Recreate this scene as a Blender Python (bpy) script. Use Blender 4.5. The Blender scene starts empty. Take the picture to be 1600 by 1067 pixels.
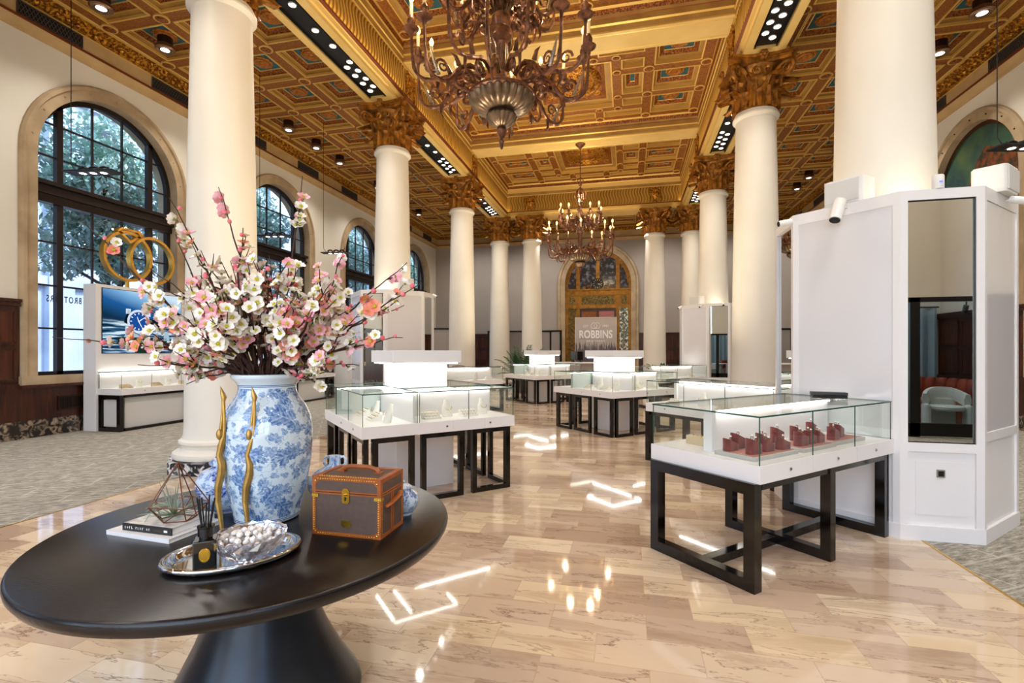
import bpy, bmesh, math, random
from math import sin, cos, pi, radians, atan2, sqrt, hypot
from mathutils import Vector, Matrix

S = bpy.context.scene
COL = S.collection
R = random.Random(7)

# ------------------------------------------------------------------ camera
cam_d = bpy.data.cameras.new('camera')
cam = bpy.data.objects.new('camera', cam_d)
COL.objects.link(cam)
cam.location = (0, 0, 1.5)
cam.rotation_euler = (radians(90), 0, radians(13.2))
cam_d.sensor_width = 36
cam_d.lens = 768 * 36 / 1600
cam_d.shift_y = 13.9 / 1600
cam_d.clip_start = .05
cam_d.clip_end = 200
S.camera = cam

# ------------------------------------------------------------------ colour management, world
S.view_settings.view_transform = 'Standard'
S.view_settings.look = 'None'
S.view_settings.gamma = 1
S.view_settings.exposure = 0.12
S.view_settings.use_curve_mapping = False
cy = S.cycles
cy.use_denoising = True
cy.max_bounces = 9
cy.diffuse_bounces = 4
cy.glossy_bounces = 4
cy.transmission_bounces = 6
cy.transparent_max_bounces = 24
cy.sample_clamp_indirect = 4
cy.caustics_reflective = False
cy.caustics_refractive = False
cy.blur_glossy = .6

W = bpy.data.worlds.new('world')
S.world = W
W.use_nodes = True
wn, wl = W.node_tree.nodes, W.node_tree.links
bg = wn['Background']
sky = wn.new('ShaderNodeTexSky')
sky.sky_type = 'NISHITA'
sky.sun_disc = False
sky.sun_elevation = radians(48)
sky.sun_rotation = radians(70)
wl.new(sky.outputs[0], bg.inputs[0])
bg.inputs[1].default_value = .95

def lamp(name, kind, loc, power, color=(1, 1, 1), rot=(0, 0, 0), size=.1, size_y=None, spot=None, blend=.6, spec=1):
    d = bpy.data.lights.new(name, kind)
    d.energy = power
    d.color = color
    d.specular_factor = spec
    if kind == 'AREA':
        d.size = size
        if size_y:
            d.shape = 'RECTANGLE'
            d.size_y = size_y
    elif kind == 'SUN':
        d.angle = size
    else:
        d.shadow_soft_size = size
    if spot:
        d.spot_size = spot
        d.spot_blend = blend
    o = bpy.data.objects.new(name, d)
    o.location = loc
    o.rotation_euler = rot
    COL.objects.link(o)
    return o

RXK, LXK = 2.4, -5.16
WARM = (1, .78, .5)
NEUT = (1, .94, .86)
# the sun comes over the roof and lights the street side opposite; windows are sky portals
lamp('sun', 'SUN', (0, 0, 30), 3.2, (1, .95, .86), (radians(-12), radians(44), 0), radians(1))
for k in range(-1, 4):
    p = lamp('window_portal', 'AREA', (-10.3, 7.795 + 4.79 * k, 3.7), 1, (1, 1, 1), (0, radians(-90), 0), 5.4, 2.9)
    p.data.cycles.is_portal = True
# fill lamp added behind the camera, standing in for daylight from the entrance
lamp('entrance_fill', 'AREA', (-1.4, -4.0, 3.0), 190, (.97, .97, 1), (radians(82), 0, 0), 6.5, 4.8)
# downlights in the beam soffits; rows behind the camera added to brighten the mirror
for x in (-5.16, 2.385):
    for k in range(-2, 3):
        for dy in (-.9, .6):
            lamp('soffit_downlight', 'SPOT', (x, 7.795 + 4.79 * k + dy, 6.8), 270, NEUT, (0, 0, 0), .05, None, radians(125), 1)
for x in (-3.0, .2):
    lamp('soffit_downlight', 'SPOT', (x, 19.77, 6.8), 330, NEUT, (0, 0, 0), .05, None, radians(125), 1)
# aisle downlights below the outer coffer cylinders; those behind the camera are added light
for x in (-8.775, 6.0):
    for k in range(-8, 11, 2):
        lamp('aisle_downlight', 'SPOT', (x, 6.597 + 1.1975 * k, 7.2), 190, NEUT, (0, 0, 0), .05, None, radians(120), 1)
for x in (-7.4, -4.5, -1.4, 1.7, 4.6):
    lamp('back_wall_fill', 'SPOT', (x, 22.4, 7.25), 260, NEUT, (radians(20), 0, 0), .05, None, radians(130), 1)  # added fill for the back wall, no fixture hangs here
# uplights on the ledge of the fluted frieze
for k in range(-1, 3):
    for x, s in ((-4.68, 1), (1.905, -1)):
        lamp('cove_uplight', 'AREA', (x, 7.795 + 4.79 * k, 7.13), 4, (1, .82, .55), (0, radians(180 - 25 * s), 0), .08, 4.0)

# unseen ceiling fill added inside the kiosk tops and above the island pillar heads
for (x, y) in ((RXK, 5.4), (LXK, 10.19), (RXK, 14.98), (LXK, .6)):  # the last spot has no kiosk
    for (dx, dy) in ((.6, 0), (-.6, 0), (0, .6), (0, -.6)):
        lamp('kiosk_ceiling_fill', 'AREA', (x + dx, y + dy, 2.6), 3.5 if x > 0 else 6, (1, .87, .68), (radians(180), 0, 0), .3)
for (x, y) in ((-2.38, 5.262), (-.25, 9.71), (-2.5, 14.6)):
    lamp('pillar_ceiling_fill', 'AREA', (x, y, 1.52), 100, (1, .86, .62), (radians(180), 0, 0), .6)  # added fill aimed at the nave ceiling

# ------------------------------------------------------------------ materials
def C(h):
    v = [int(h[i:i + 2], 16) / 255 for i in (0, 2, 4)]
    return tuple(((c + .055) / 1.055) ** 2.4 if c > .04045 else c / 12.92 for c in v) + (1,)

def nodes(m):
    return m.node_tree.nodes, m.node_tree.links

def mat(name, c1, rough=.5, metal=0, c2=None, scale=6, detail=4, stretch=(1, 1, 1), bump=0, bscale=None, emit=None, es=0,
        spec=.5, coat=0, lo=.35, hi=.65, rr=0, sheen=0, trans=0, ior=1.45, sss=0, distort=0):
    m = bpy.data.materials.new(name)
    m.use_nodes = True
    n, l = nodes(m)
    b = n['Principled BSDF']
    c1 = C(c1)
    b.inputs['Base Color'].default_value = c1
    b.inputs['Roughness'].default_value = rough
    b.inputs['Metallic'].default_value = metal
    b.inputs['Specular IOR Level'].default_value = spec
    b.inputs['IOR'].default_value = ior
    b.inputs['Coat Weight'].default_value = coat
    b.inputs['Coat Roughness'].default_value = .08
    b.inputs['Transmission Weight'].default_value = trans
    b.inputs['Sheen Weight'].default_value = sheen
    if emit:
        b.inputs['Emission Color'].default_value = C(emit)
        b.inputs['Emission Strength'].default_value = es
    if c2 or bump:
        tc = n.new('ShaderNodeTexCoord')
        mp = n.new('ShaderNodeMapping')
        mp.inputs['Scale'].default_value = stretch
        l.new(tc.outputs['Object'], mp.inputs[0])
        nz = n.new('ShaderNodeTexNoise')
        nz.inputs['Scale'].default_value = scale
        nz.inputs['Detail'].default_value = detail
        nz.inputs['Distortion'].default_value = distort
        l.new(mp.outputs[0], nz.inputs['Vector'])
        if c2:
            cr = n.new('ShaderNodeValToRGB')
            cr.color_ramp.elements[0].position = lo
            cr.color_ramp.elements[1].position = hi
            cr.color_ramp.elements[0].color = c1
            cr.color_ramp.elements[1].color = C(c2)
            l.new(nz.outputs['Fac'], cr.inputs[0])
            l.new(cr.outputs[0], b.inputs['Base Color'])
        if bump:
            bp = n.new('ShaderNodeBump')
            bp.inputs['Strength'].default_value = bump
            bp.inputs['Distance'].default_value = .02
            src = nz
            if bscale:
                src = n.new('ShaderNodeTexNoise')
                src.inputs['Scale'].default_value = bscale
                src.inputs['Detail'].default_value = 3
                l.new(mp.outputs[0], src.inputs['Vector'])
            l.new(src.outputs['Fac'], bp.inputs['Height'])
            l.new(bp.outputs[0], b.inputs['Normal'])
    return m

def glass(name, tint='f2fbf8', refl=.9, base=.025, rough=0):
    """thin pane: transparent with a Fresnel reflection"""
    m = bpy.data.materials.new(name)
    m.use_nodes = True
    n, l = nodes(m)
    n.remove(n['Principled BSDF'])
    t = n.new('ShaderNodeBsdfTransparent')
    t.inputs[0].default_value = C(tint)
    g = n.new('ShaderNodeBsdfGlossy')
    g.inputs['Roughness'].default_value = rough
    g.inputs[0].default_value = (refl, refl, refl, 1)
    f = n.new('ShaderNodeLayerWeight')
    f.inputs[0].default_value = .5
    pw = n.new('ShaderNodeMath')
    pw.operation = 'POWER'
    pw.inputs[1].default_value = 4
    l.new(f.outputs['Facing'], pw.inputs[0])
    ma = n.new('ShaderNodeMath')
    ma.operation = 'MULTIPLY_ADD'
    ma.inputs[1].default_value = .55 * refl
    ma.inputs[2].default_value = base
    l.new(pw.outputs[0], ma.inputs[0])
    mx = n.new('ShaderNodeMixShader')
    l.new(ma.outputs[0], mx.inputs[0])
    l.new(t.outputs[0], mx.inputs[1])
    l.new(g.outputs[0], mx.inputs[2])
    l.new(mx.outputs[0], n['Material Output'].inputs[0])
    return m

def emis(name, c, s):
    m = bpy.data.materials.new(name)
    m.use_nodes = True
    n, l = nodes(m)
    n.remove(n['Principled BSDF'])
    e = n.new('ShaderNodeEmission')
    e.inputs[0].default_value = C(c)
    e.inputs[1].default_value = s
    l.new(e.outputs[0], n['Material Output'].inputs[0])
    return m

def node_mix(n, l, a, b, fac, blend='MIX'):
    x = n.new('ShaderNodeMix')
    x.data_type = 'RGBA'
    x.blend_type = blend
    for sock, v in ((x.inputs[0], fac), (x.inputs[6], a), (x.inputs[7], b)):
        if hasattr(v, 'is_linked'):
            l.new(v, sock)
        else:
            sock.default_value = v
    return x.outputs[2]

def mth(n, l, op, a, b=None, c=None):
    x = n.new('ShaderNodeMath')
    x.operation = op
    for i, v in enumerate((a, b, c)):
        if v is None:
            continue
        if hasattr(v, 'is_linked'):
            l.new(v, x.inputs[i])
        else:
            x.inputs[i].default_value = v
    return x.outputs[0]

def ramp(n, l, src, stops):
    r = n.new('ShaderNodeValToRGB')
    e = r.color_ramp.elements
    while len(e) < len(stops):
        e.new(.5)
    for i, (p, c) in enumerate(stops):
        e[i].position = p
        e[i].color = c if not isinstance(c, str) else C(c)
    l.new(src, r.inputs[0])
    return r.outputs[0]

# --- marble tile floor
def floor_mat():
    m = bpy.data.materials.new('rose_marble_tiles')
    m.use_nodes = True
    n, l = nodes(m)
    b = n['Principled BSDF']
    tc = n.new('ShaderNodeTexCoord')
    mp = n.new('ShaderNodeMapping')
    mp.inputs['Location'].default_value = (.157, -.165, 0)
    l.new(tc.outputs['Object'], mp.inputs[0])
    br = n.new('ShaderNodeTexBrick')
    br.offset = .5
    br.inputs['Scale'].default_value = 1
    br.inputs['Mortar Size'].default_value = .0018
    br.inputs['Mortar Smooth'].default_value = .2
    br.inputs['Brick Width'].default_value = .515
    br.inputs['Row Height'].default_value = .2475
    br.inputs['Color1'].default_value = (0, 0, 0, 1)
    br.inputs['Color2'].default_value = (1, 1, 1, 1)
    br.inputs['Mortar'].default_value = (.5, .5, .5, 1)
    l.new(mp.outputs[0], br.inputs['Vector'])
    tone = ramp(n, l, br.outputs['Color'], [(0, 'b49c88'), (.3, 'c6b09b'), (.55, 'd0bca6'), (.8, 'dcc8aa'), (1, 'e3d4bf')])
    # veins: per tile shifted, streaky
    sh = n.new('ShaderNodeVectorMath')
    sh.operation = 'MULTIPLY_ADD'
    l.new(br.outputs['Color'], sh.inputs[0])
    sh.inputs[1].default_value = (7, 13, 3)
    l.new(mp.outputs[0], sh.inputs[2])
    st = n.new('ShaderNodeMapping')
    st.inputs['Rotation'].default_value = (0, 0, .14)
    st.inputs['Scale'].default_value = (.8, 4.5, 1)
    l.new(sh.outputs[0], st.inputs[0])
    nz = n.new('ShaderNodeTexNoise')
    nz.inputs['Scale'].default_value = 1.6
    nz.inputs['Detail'].default_value = 7
    nz.inputs['Roughness'].default_value = .62
    nz.inputs['Distortion'].default_value = .5
    l.new(st.outputs[0], nz.inputs['Vector'])
    streak = ramp(n, l, nz.outputs['Fac'], [(.34, 'c9b4a0'), (.5, 'faf3ea'), (.72, 'fff8ee')])
    c = node_mix(n, l, tone, streak, .55, 'MULTIPLY')
    v = mth(n, l, 'ABSOLUTE', mth(n, l, 'SUBTRACT', nz.outputs['Fac'], .47))
    vein = ramp(n, l, v, [(0, (1, 1, 1, 1)), (.012, (0, 0, 0, 1))])
    n2 = n.new('ShaderNodeTexNoise')
    n2.inputs['Scale'].default_value = 2.3
    l.new(sh.outputs[0], n2.inputs['Vector'])
    vm = mth(n, l, 'MULTIPLY', vein, mth(n, l, 'MULTIPLY', n2.outputs['Fac'], 1.35))
    c = node_mix(n, l, c, C('6e5240'), vm)
    c = node_mix(n, l, c, C('a98a70'), mth(n, l, 'MULTIPLY', br.outputs['Fac'], .55))
    l.new(c, b.inputs['Base Color'])
    b.inputs['Roughness'].default_value = .055
    b.inputs['Specular IOR Level'].default_value = .62
    bp = n.new('ShaderNodeBump')
    bp.inputs['Strength'].default_value = .015
    n3 = n.new('ShaderNodeTexNoise')
    n3.inputs['Scale'].default_value = 1.7
    l.new(tc.outputs['Object'], n3.inputs['Vector'])
    l.new(n3.outputs['Fac'], bp.inputs['Height'])
    l.new(bp.outputs[0], b.inputs['Normal'])
    return m

def carpet_mat():
    m = bpy.data.materials.new('woven_carpet')
    m.use_nodes = True
    n, l = nodes(m)
    b = n['Principled BSDF']
    tc = n.new('ShaderNodeTexCoord')
    mp = n.new('ShaderNodeMapping')
    mp.inputs['Rotation'].default_value = (0, 0, radians(-32))
    l.new(tc.outputs['Object'], mp.inputs[0])
    st = n.new('ShaderNodeMapping')
    st.inputs['Scale'].default_value = (2.2, 9, 1)
    l.new(mp.outputs[0], st.inputs[0])
    nz = n.new('ShaderNodeTexNoise')
    nz.inputs['Scale'].default_value = 3.4
    nz.inputs['Detail'].default_value = 6
    nz.inputs['Roughness'].default_value = .75
    l.new(st.outputs[0], nz.inputs['Vector'])
    c = ramp(n, l, nz.outputs['Fac'], [(.34, '6a665e'), (.5, '999489'), (.66, 'c5bfb3')])
    br = n.new('ShaderNodeTexBrick')
    br.offset = .5
    br.inputs['Brick Width'].default_value = .9
    br.inputs['Row Height'].default_value = .32
    br.inputs['Scale'].default_value = 1
    br.inputs['Mortar Size'].default_value = .009
    l.new(mp.outputs[0], br.inputs['Vector'])
    c = node_mix(n, l, c, C('dcd6c8'), mth(n, l, 'MULTIPLY', br.outputs['Fac'], .35))
    l.new(c, b.inputs['Base Color'])
    b.inputs['Roughness'].default_value = .95
    b.inputs['Specular IOR Level'].default_value = .1
    bp = n.new('ShaderNodeBump')
    bp.inputs['Strength'].default_value = .5
    n3 = n.new('ShaderNodeTexNoise')
    n3.inputs['Scale'].default_value = 160
    l.new(tc.outputs['Object'], n3.inputs['Vector'])
    l.new(n3.outputs['Fac'], bp.inputs['Height'])
    l.new(bp.outputs[0], b.inputs['Normal'])
    return m

def porcelain(name, R0, scale, ground='d6e4ec', blue='28498c', blue2='4f76ae', leaf=True, zmax=.6):
    """blue painted leaves and blossoms on a pale glaze, wrapped round a turned body of radius R0"""
    m = bpy.data.materials.new(name)
    m.use_nodes = True
    n, l = nodes(m)
    b = n['Principled BSDF']
    tc = n.new('ShaderNodeTexCoord')
    sx = n.new('ShaderNodeSeparateXYZ')
    l.new(tc.outputs['Object'], sx.inputs[0])
    ang = mth(n, l, 'ARCTAN2', sx.outputs[1], sx.outputs[0])
    u = mth(n, l, 'MULTIPLY', ang, R0 * scale)
    v = mth(n, l, 'MULTIPLY', sx.outputs[2], scale)
    cb = n.new('ShaderNodeCombineXYZ')
    l.new(u, cb.inputs[0])
    l.new(v, cb.inputs[1])
    nz = n.new('ShaderNodeTexNoise')
    nz.inputs['Scale'].default_value = 2.2
    nz.inputs['Detail'].default_value = 2
    l.new(cb.outputs[0], nz.inputs['Vector'])
    out = None
    layers = ((.9, 0, 5, .50), (1.25, 7.3, 7, .42), (2.4, 3.1, 3, .38)) if leaf else ((.8, 1.7, 4, .5), (1.7, 5.1, 6, .45))
    for sc, off, lobes, size in layers:
        ad = n.new('ShaderNodeVectorMath')
        ad.operation = 'MULTIPLY_ADD'
        l.new(cb.outputs[0], ad.inputs[0])
        ad.inputs[1].default_value = (sc, sc, 1)
        ad.inputs[2].default_value = (off, off * .7, 0)
        vo = n.new('ShaderNodeTexVoronoi')
        vo.voronoi_dimensions = '2D'
        vo.inputs['Scale'].default_value = 1
        vo.inputs['Randomness'].default_value = .72
        l.new(ad.outputs[0], vo.inputs['Vector'])
        df = n.new('ShaderNodeVectorMath')
        df.operation = 'SUBTRACT'
        l.new(ad.outputs[0], df.inputs[0])
        l.new(vo.outputs['Position'], df.inputs[1])
        sp = n.new('ShaderNodeSeparateXYZ')
        l.new(df.outputs[0], sp.inputs[0])
        sc2 = n.new('ShaderNodeSeparateColor')
        l.new(vo.outputs['Color'], sc2.inputs[0])
        ra = mth(n, l, 'MULTIPLY', sc2.outputs[0], 6.28)
        ca_, sa_ = mth(n, l, 'COSINE', ra), mth(n, l, 'SINE', ra)
        rx_ = mth(n, l, 'ADD', mth(n, l, 'MULTIPLY', sp.outputs[0], ca_), mth(n, l, 'MULTIPLY', sp.outputs[1], sa_))
        ry_ = mth(n, l, 'SUBTRACT', mth(n, l, 'MULTIPLY', sp.outputs[1], ca_), mth(n, l, 'MULTIPLY', sp.outputs[0], sa_))
        ry_ = mth(n, l, 'MULTIPLY', ry_, 1.55)
        rx_ = mth(n, l, 'ADD', rx_, .1)
        th = mth(n, l, 'ARCTAN2', ry_, rx_)
        dist = mth(n, l, 'SQRT', mth(n, l, 'ADD', mth(n, l, 'MULTIPLY', rx_, rx_), mth(n, l, 'MULTIPLY', ry_, ry_)))
        lob = mth(n, l, 'ABSOLUTE', mth(n, l, 'COSINE', mth(n, l, 'MULTIPLY', th, lobes / 2)))
        ser = mth(n, l, 'MULTIPLY', mth(n, l, 'SINE', mth(n, l, 'MULTIPLY', th, lobes * 4.0)), .035)
        rad = mth(n, l, 'ADD', mth(n, l, 'MULTIPLY', mth(n, l, 'POWER', lob, .7), size * .55), size * .52)
        rad = mth(n, l, 'ADD', rad, ser)
        rad = mth(n, l, 'MULTIPLY', rad, mth(n, l, 'ADD', mth(n, l, 'MULTIPLY', sc2.outputs[1], .45), .68))
        d = mth(n, l, 'SUBTRACT', rad, dist)
        inside = mth(n, l, 'MULTIPLY', d, 30)
        inside.node.use_clamp = True
        edge = mth(n, l, 'SUBTRACT', 1, mth(n, l, 'MULTIPLY', mth(n, l, 'ABSOLUTE', mth(n, l, 'SUBTRACT', d, .03)), 26))
        edge.node.use_clamp = True
        vn = n.new('ShaderNodeTexNoise')
        vn.inputs['Scale'].default_value = 7
        vn.inputs['Detail'].default_value = 3
        l.new(ad.outputs[0], vn.inputs['Vector'])
        rib = mth(n, l, 'MULTIPLY', mth(n, l, 'ABSOLUTE', ry_), 22)
        rib.node.use_clamp = True
        vein = mth(n, l, 'MULTIPLY', mth(n, l, 'SINE', mth(n, l, 'ADD', mth(n, l, 'MULTIPLY', mth(n, l, 'ABSOLUTE', ry_), -26), mth(n, l, 'MULTIPLY', rx_, 44))), .09)
        hatch = mth(n, l, 'ADD', mth(n, l, 'ADD', mth(n, l, 'MULTIPLY', vn.outputs['Fac'], 1.1), vein), .06)
        hatch = mth(n, l, 'MULTIPLY', hatch, mth(n, l, 'ADD', mth(n, l, 'MULTIPLY', rib, .4), .6))
        val = mth(n, l, 'MULTIPLY', inside, hatch)
        val = mth(n, l, 'MAXIMUM', val, mth(n, l, 'MULTIPLY', edge, inside))
        out = val if out is None else mth(n, l, 'MAXIMUM', out, mth(n, l, 'MULTIPLY', val, .85))
    # twining stems
    st = mth(n, l, 'ABSOLUTE', mth(n, l, 'SUBTRACT', nz.outputs['Fac'], .5))
    stem = mth(n, l, 'SUBTRACT', 1, mth(n, l, 'MULTIPLY', st, 70))
    stem.node.use_clamp = True
    out = mth(n, l, 'MAXIMUM', out, mth(n, l, 'MULTIPLY', stem, .55))
    # plain lip and foot with two fine lines
    band = mth(n, l, 'LESS_THAN', sx.outputs[2], zmax)
    band = mth(n, l, 'MULTIPLY', band, mth(n, l, 'GREATER_THAN', sx.outputs[2], .022))
    out = mth(n, l, 'MULTIPLY', out, band)
    for z in (.012, .018, zmax + .008, zmax + .014):
        ln = mth(n, l, 'LESS_THAN', mth(n, l, 'ABSOLUTE', mth(n, l, 'SUBTRACT', sx.outputs[2], z)), .0016)
        out = mth(n, l, 'MAXIMUM', out, mth(n, l, 'MULTIPLY', ln, .8))
    col = ramp(n, l, out, [(0, ground), (.45, '9fb8d6'), (.72, blue2), (1, blue)])
    l.new(col, b.inputs['Base Color'])
    b.inputs['Roughness'].default_value = .08
    b.inputs['Coat Weight'].default_value = .4
    return m

M = {}
M['marble'] = floor_mat()
M['carpet'] = carpet_mat()
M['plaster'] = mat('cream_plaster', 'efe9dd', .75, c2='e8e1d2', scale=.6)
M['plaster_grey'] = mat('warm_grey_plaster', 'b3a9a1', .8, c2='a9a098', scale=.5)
M['column'] = mat('ivory_column_paint', 'e8e2d7', .45, c2='e3dccf', scale=1.2)
M['stone'] = mat('tan_limestone', 'bfa888', .7, c2='a68f70', scale=2.2, bump=.12, bscale=24)
M['wood'] = mat('dark_mahogany', '4d2413', .35, c2='2c120a', scale=2.2, detail=6, stretch=(1, 6, .5), distort=1.2)
M['wood_panel'] = mat('mahogany_panel', '5c2c17', .35, c2='37170c', scale=2.0, detail=6, stretch=(5, 5, .6), distort=1.0)
M['bronze_frame'] = mat('dark_bronze_window_frame', '2a2120', .4, metal=.3)
M['base_marble'] = mat('brown_black_marble', '2a2422', .2, c2='b39a80', scale=9, detail=8, lo=.45, hi=.7, distort=1.5)
M['plinth'] = mat('black_white_marble', '25242c', .18, c2='d9d6d6', scale=11, detail=3, lo=.5, hi=.58, distort=.8)
# ceiling gilding
M['rib'] = mat('gilded_brown_rib', 'a0611e', .5, metal=.2, c2='74400f', scale=30, detail=3, bump=.5)
M['orn'] = mat('red_gold_ornament_band', 'a5601a', .42, metal=.35, c2='5e2a0b', scale=34, detail=2, lo=.42, hi=.58, bump=1.0)
M['tan'] = mat('tan_gilt_moulding', 'b28a44', .5, metal=.15, c2='a0763a', scale=3)
M['bead'] = mat('pale_gold_bead', 'e2b964', .38, metal=.35)
M['teal'] = mat('deep_teal_paint', '1f5d69', .6, c2='194d58', scale=5)
M['terra'] = mat('terracotta_gilt_paint', '9c5a2a', .55, c2='7c431c', scale=14, bump=.4)
M['cream'] = mat('cream_gold_beam_paint', 'e6c57d', .5, c2='dbb76c', scale=1.5)
M['fluting'] = mat('gilded_fluted_frieze', 'c89a47', .42, metal=.25)
M['groove'] = mat('gilt_groove_shade', '8f6524', .5, metal=.25)  # darker tone paints shade into the flute grooves
M['bronze'] = mat('red_bronze_line', '7a3c1c', .4, metal=.5)
M['leafgold'] = mat('gold_leaf_scroll', 'd99a2c', .35, metal=.6, c2='7a4310', scale=22, detail=2, lo=.4, hi=.56, bump=1.2)
M['capital'] = mat('antique_gilt_capital', 'bd7f2e', .36, metal=.45, c2='5e3410', scale=9, detail=4, lo=.35, hi=.7, bump=.3)
M['rosette'] = mat('gilt_rosette', 'c07a2a', .4, metal=.4, c2='8a4e18', scale=40, bump=.6)
M['fascia'] = mat('tan_cornice_paint', 'c9a877', .55, c2='bd9b69', scale=2)
M['black'] = mat('matte_black', '0b0a0a', .5)
M['blackgloss'] = mat('black_gloss', '0a0909', .12)
M['grille'] = mat('black_lattice', '4a4039', .5)
# shop fittings
M['white'] = mat('white_lacquer', 'ebe7e6', .3)
M['whitegloss'] = mat('white_gloss_panel', 'dfdbdb', .12, coat=.4)
M['mirror'] = mat('mirror', 'e6e9e6', .0, metal=1)
M['ebony'] = mat('ebonised_wood', '0d0705', .12, c2='070403', scale=3, stretch=(3, 3, .4), coat=.2)
M['glass'] = glass('clear_case_glass', 'fcfefd')
M['glassedge'] = mat('green_glass_edge', '2f5e52', .1, trans=.3)
M['ringgold'] = mat('satin_gold_leaf', 'd8a648', .33, metal=.85)
M['lampmetal'] = mat('warm_lamp_bronze', '8c6c50', .3, metal=.8)
M['pane'] = glass('window_pane', 'e4eef6', .8, .04)
M['steel'] = mat('brushed_steel', 'b8b6b2', .3, metal=1)
M['led'] = emis('led_strip', 'fff8f0', 19)
M['disc'] = emis('downlight_lens', 'fff1dc', 14)
M['softdisc'] = emis('soft_downlight_lens', 'fff1dc', 4)
M['bulb'] = emis('flame_bulb', 'ffc766', 10)
M['candle'] = mat('ivory_candle_sleeve', 'efdcb0', .5)
M['chand'] = mat('carved_walnut_bronze', '8a583c', .33, metal=.35, c2='45291c', scale=14, bump=.3)
M['chandgold'] = mat('silvered_gilt', '7d6650', .32, metal=.5, c2='54422f', scale=12)
M['crystal'] = mat('smoky_crystal', 'e9d9b8', .08, trans=.75, ior=1.45)
# table things
M['tablewood'] = mat('espresso_oak', '120c0b', .27, c2='0a0606', scale=5, detail=5, stretch=(1, 9, 1), bump=.06, bscale=30)
M['pedestal'] = mat('blackened_metal_pedestal', '23252a', .3, metal=.6, c2='33373d', scale=2.5)
M['vase'] = porcelain('blue_leaf_porcelain', .17, 8.6, zmax=.575)
M['jar'] = porcelain('cobalt_swirl_porcelain', .1, 13, 'c9d6ea', '14227c', '23389a', False, .24)
M['flask'] = porcelain('blue_scroll_porcelain', .09, 15, 'cfdbe8', '1f3f86', '3f63a6', False, .3)
M['gold'] = mat('antique_gold', 'caa055', .42, metal=.6, c2='a07a3c', scale=14)
M['brass'] = mat('polished_brass', 'e0b040', .22, metal=.95)
M['canvas'] = mat('brown_coated_canvas', '5e493d', .6, c2='54423a', scale=40)
M['leather'] = mat('tan_leather', 'a85a22', .45, c2='8c4718', scale=16, bump=.1)
M['silver'] = mat('silver_plate', 'd8d6d2', .07, metal=1)
M['cutglass'] = glass('cut_crystal', 'eeeef4', 1.6, base=.3)
M['pebble'] = mat('crystal_pebble', 'fffdfa', .08, c2='e6ddd4', scale=60)
M['paper'] = mat('white_book_paper', 'ece8e2', .7)
M['cover'] = mat('pale_marbled_cover', 'e6e0d8', .4, c2='a39c98', scale=16, detail=6, distort=2, lo=.45, hi=.75)
M['spine'] = mat('charcoal_spine', '222224', .45)
M['copper'] = mat('aged_copper_wire', '7c4a2e', .35, metal=.8)
M['airplant'] = mat('silvery_air_plant', '93a084', .6, c2='6f8062', scale=10)
M['blackglass'] = mat('black_glass', '060607', .04, coat=.6)
M['reed'] = mat('black_reed', '121214', .6)
M['bark'] = mat('brown_bark', '4a2c20', .75, c2='2e1a14', scale=30)
def petal(name, c, c2):
    return mat(name, c, .55, c2=c2, scale=18, sheen=.2)
M['pw'] = petal('ivory_petal', 'f7efe2', 'fff9ee')
M['pp'] = petal('pink_petal', 'f3a0b0', 'fbd0d0')
M['pc'] = petal('coral_petal', 'f3806e', 'f8b08e')
M['py'] = mat('yellow_stamen', 'c9c02e', .6)
M['bud'] = mat('pink_bud', 'e6647c', .5, c2='f08c90', scale=20)
M['sepal'] = mat('green_sepal', '7c8a3c', .6)
# more
M['palm'] = mat('palm_leaf', '2d5a2a', .5, c2='1c3f1c', scale=8)
M['pot'] = mat('grey_planter', '5a5652', .6)
M['burgundy'] = mat('burgundy_velvet', '7c2a2a', .7, c2='5e1c1e', scale=20, sheen=.4)
M['tray'] = mat('grey_linen_tray', 'b9b4ae', .7)
M['cardrose'] = mat('rose_card', 'b07068', .6)
M['linen'] = mat('white_linen', 'f2ece2', .8)
M['beige'] = mat('beige_felt', 'd3bd9c', .8)
M['plastic'] = mat('white_plastic', 'eae7e2', .4)
M['plasticgrey'] = mat('pale_speaker_mesh', 'd4d1ce', .6)
M['orange'] = mat('rust_leather', '9c3f1c', .5, c2='7e2f14', scale=6)
M['boucle'] = mat('cream_boucle', 'dedad0', .9, c2='cfcabd', scale=60, bump=.5)
M['chairwood'] = mat('chestnut_wood', '8a4a22', .4, c2='6b3517', scale=6, stretch=(1, 1, 5))
M['mauve'] = mat('mauve_felt_panel', '9c928e', .8)
M['sconce'] = mat('brown_metal', '3a241a', .35, metal=.6)
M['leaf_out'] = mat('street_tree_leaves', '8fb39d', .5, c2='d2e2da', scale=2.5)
M['trunk'] = mat('street_tree_bark', '5a5048', .9)
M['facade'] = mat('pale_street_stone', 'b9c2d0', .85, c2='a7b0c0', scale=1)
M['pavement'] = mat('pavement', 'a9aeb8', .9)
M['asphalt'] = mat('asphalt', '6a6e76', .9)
M['carpaint'] = mat('white_car_paint', 'e9edf2', .15, coat=.5)
M['tyre'] = mat('tyre', '141416', .8)
M['darkglass'] = mat('dark_car_glass', '1a222c', .05)
M['red'] = mat('tail_lamp_red', 'b03030', .2)
M['decal'] = mat('dark_blue_decal', '24344e', .6)

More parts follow.
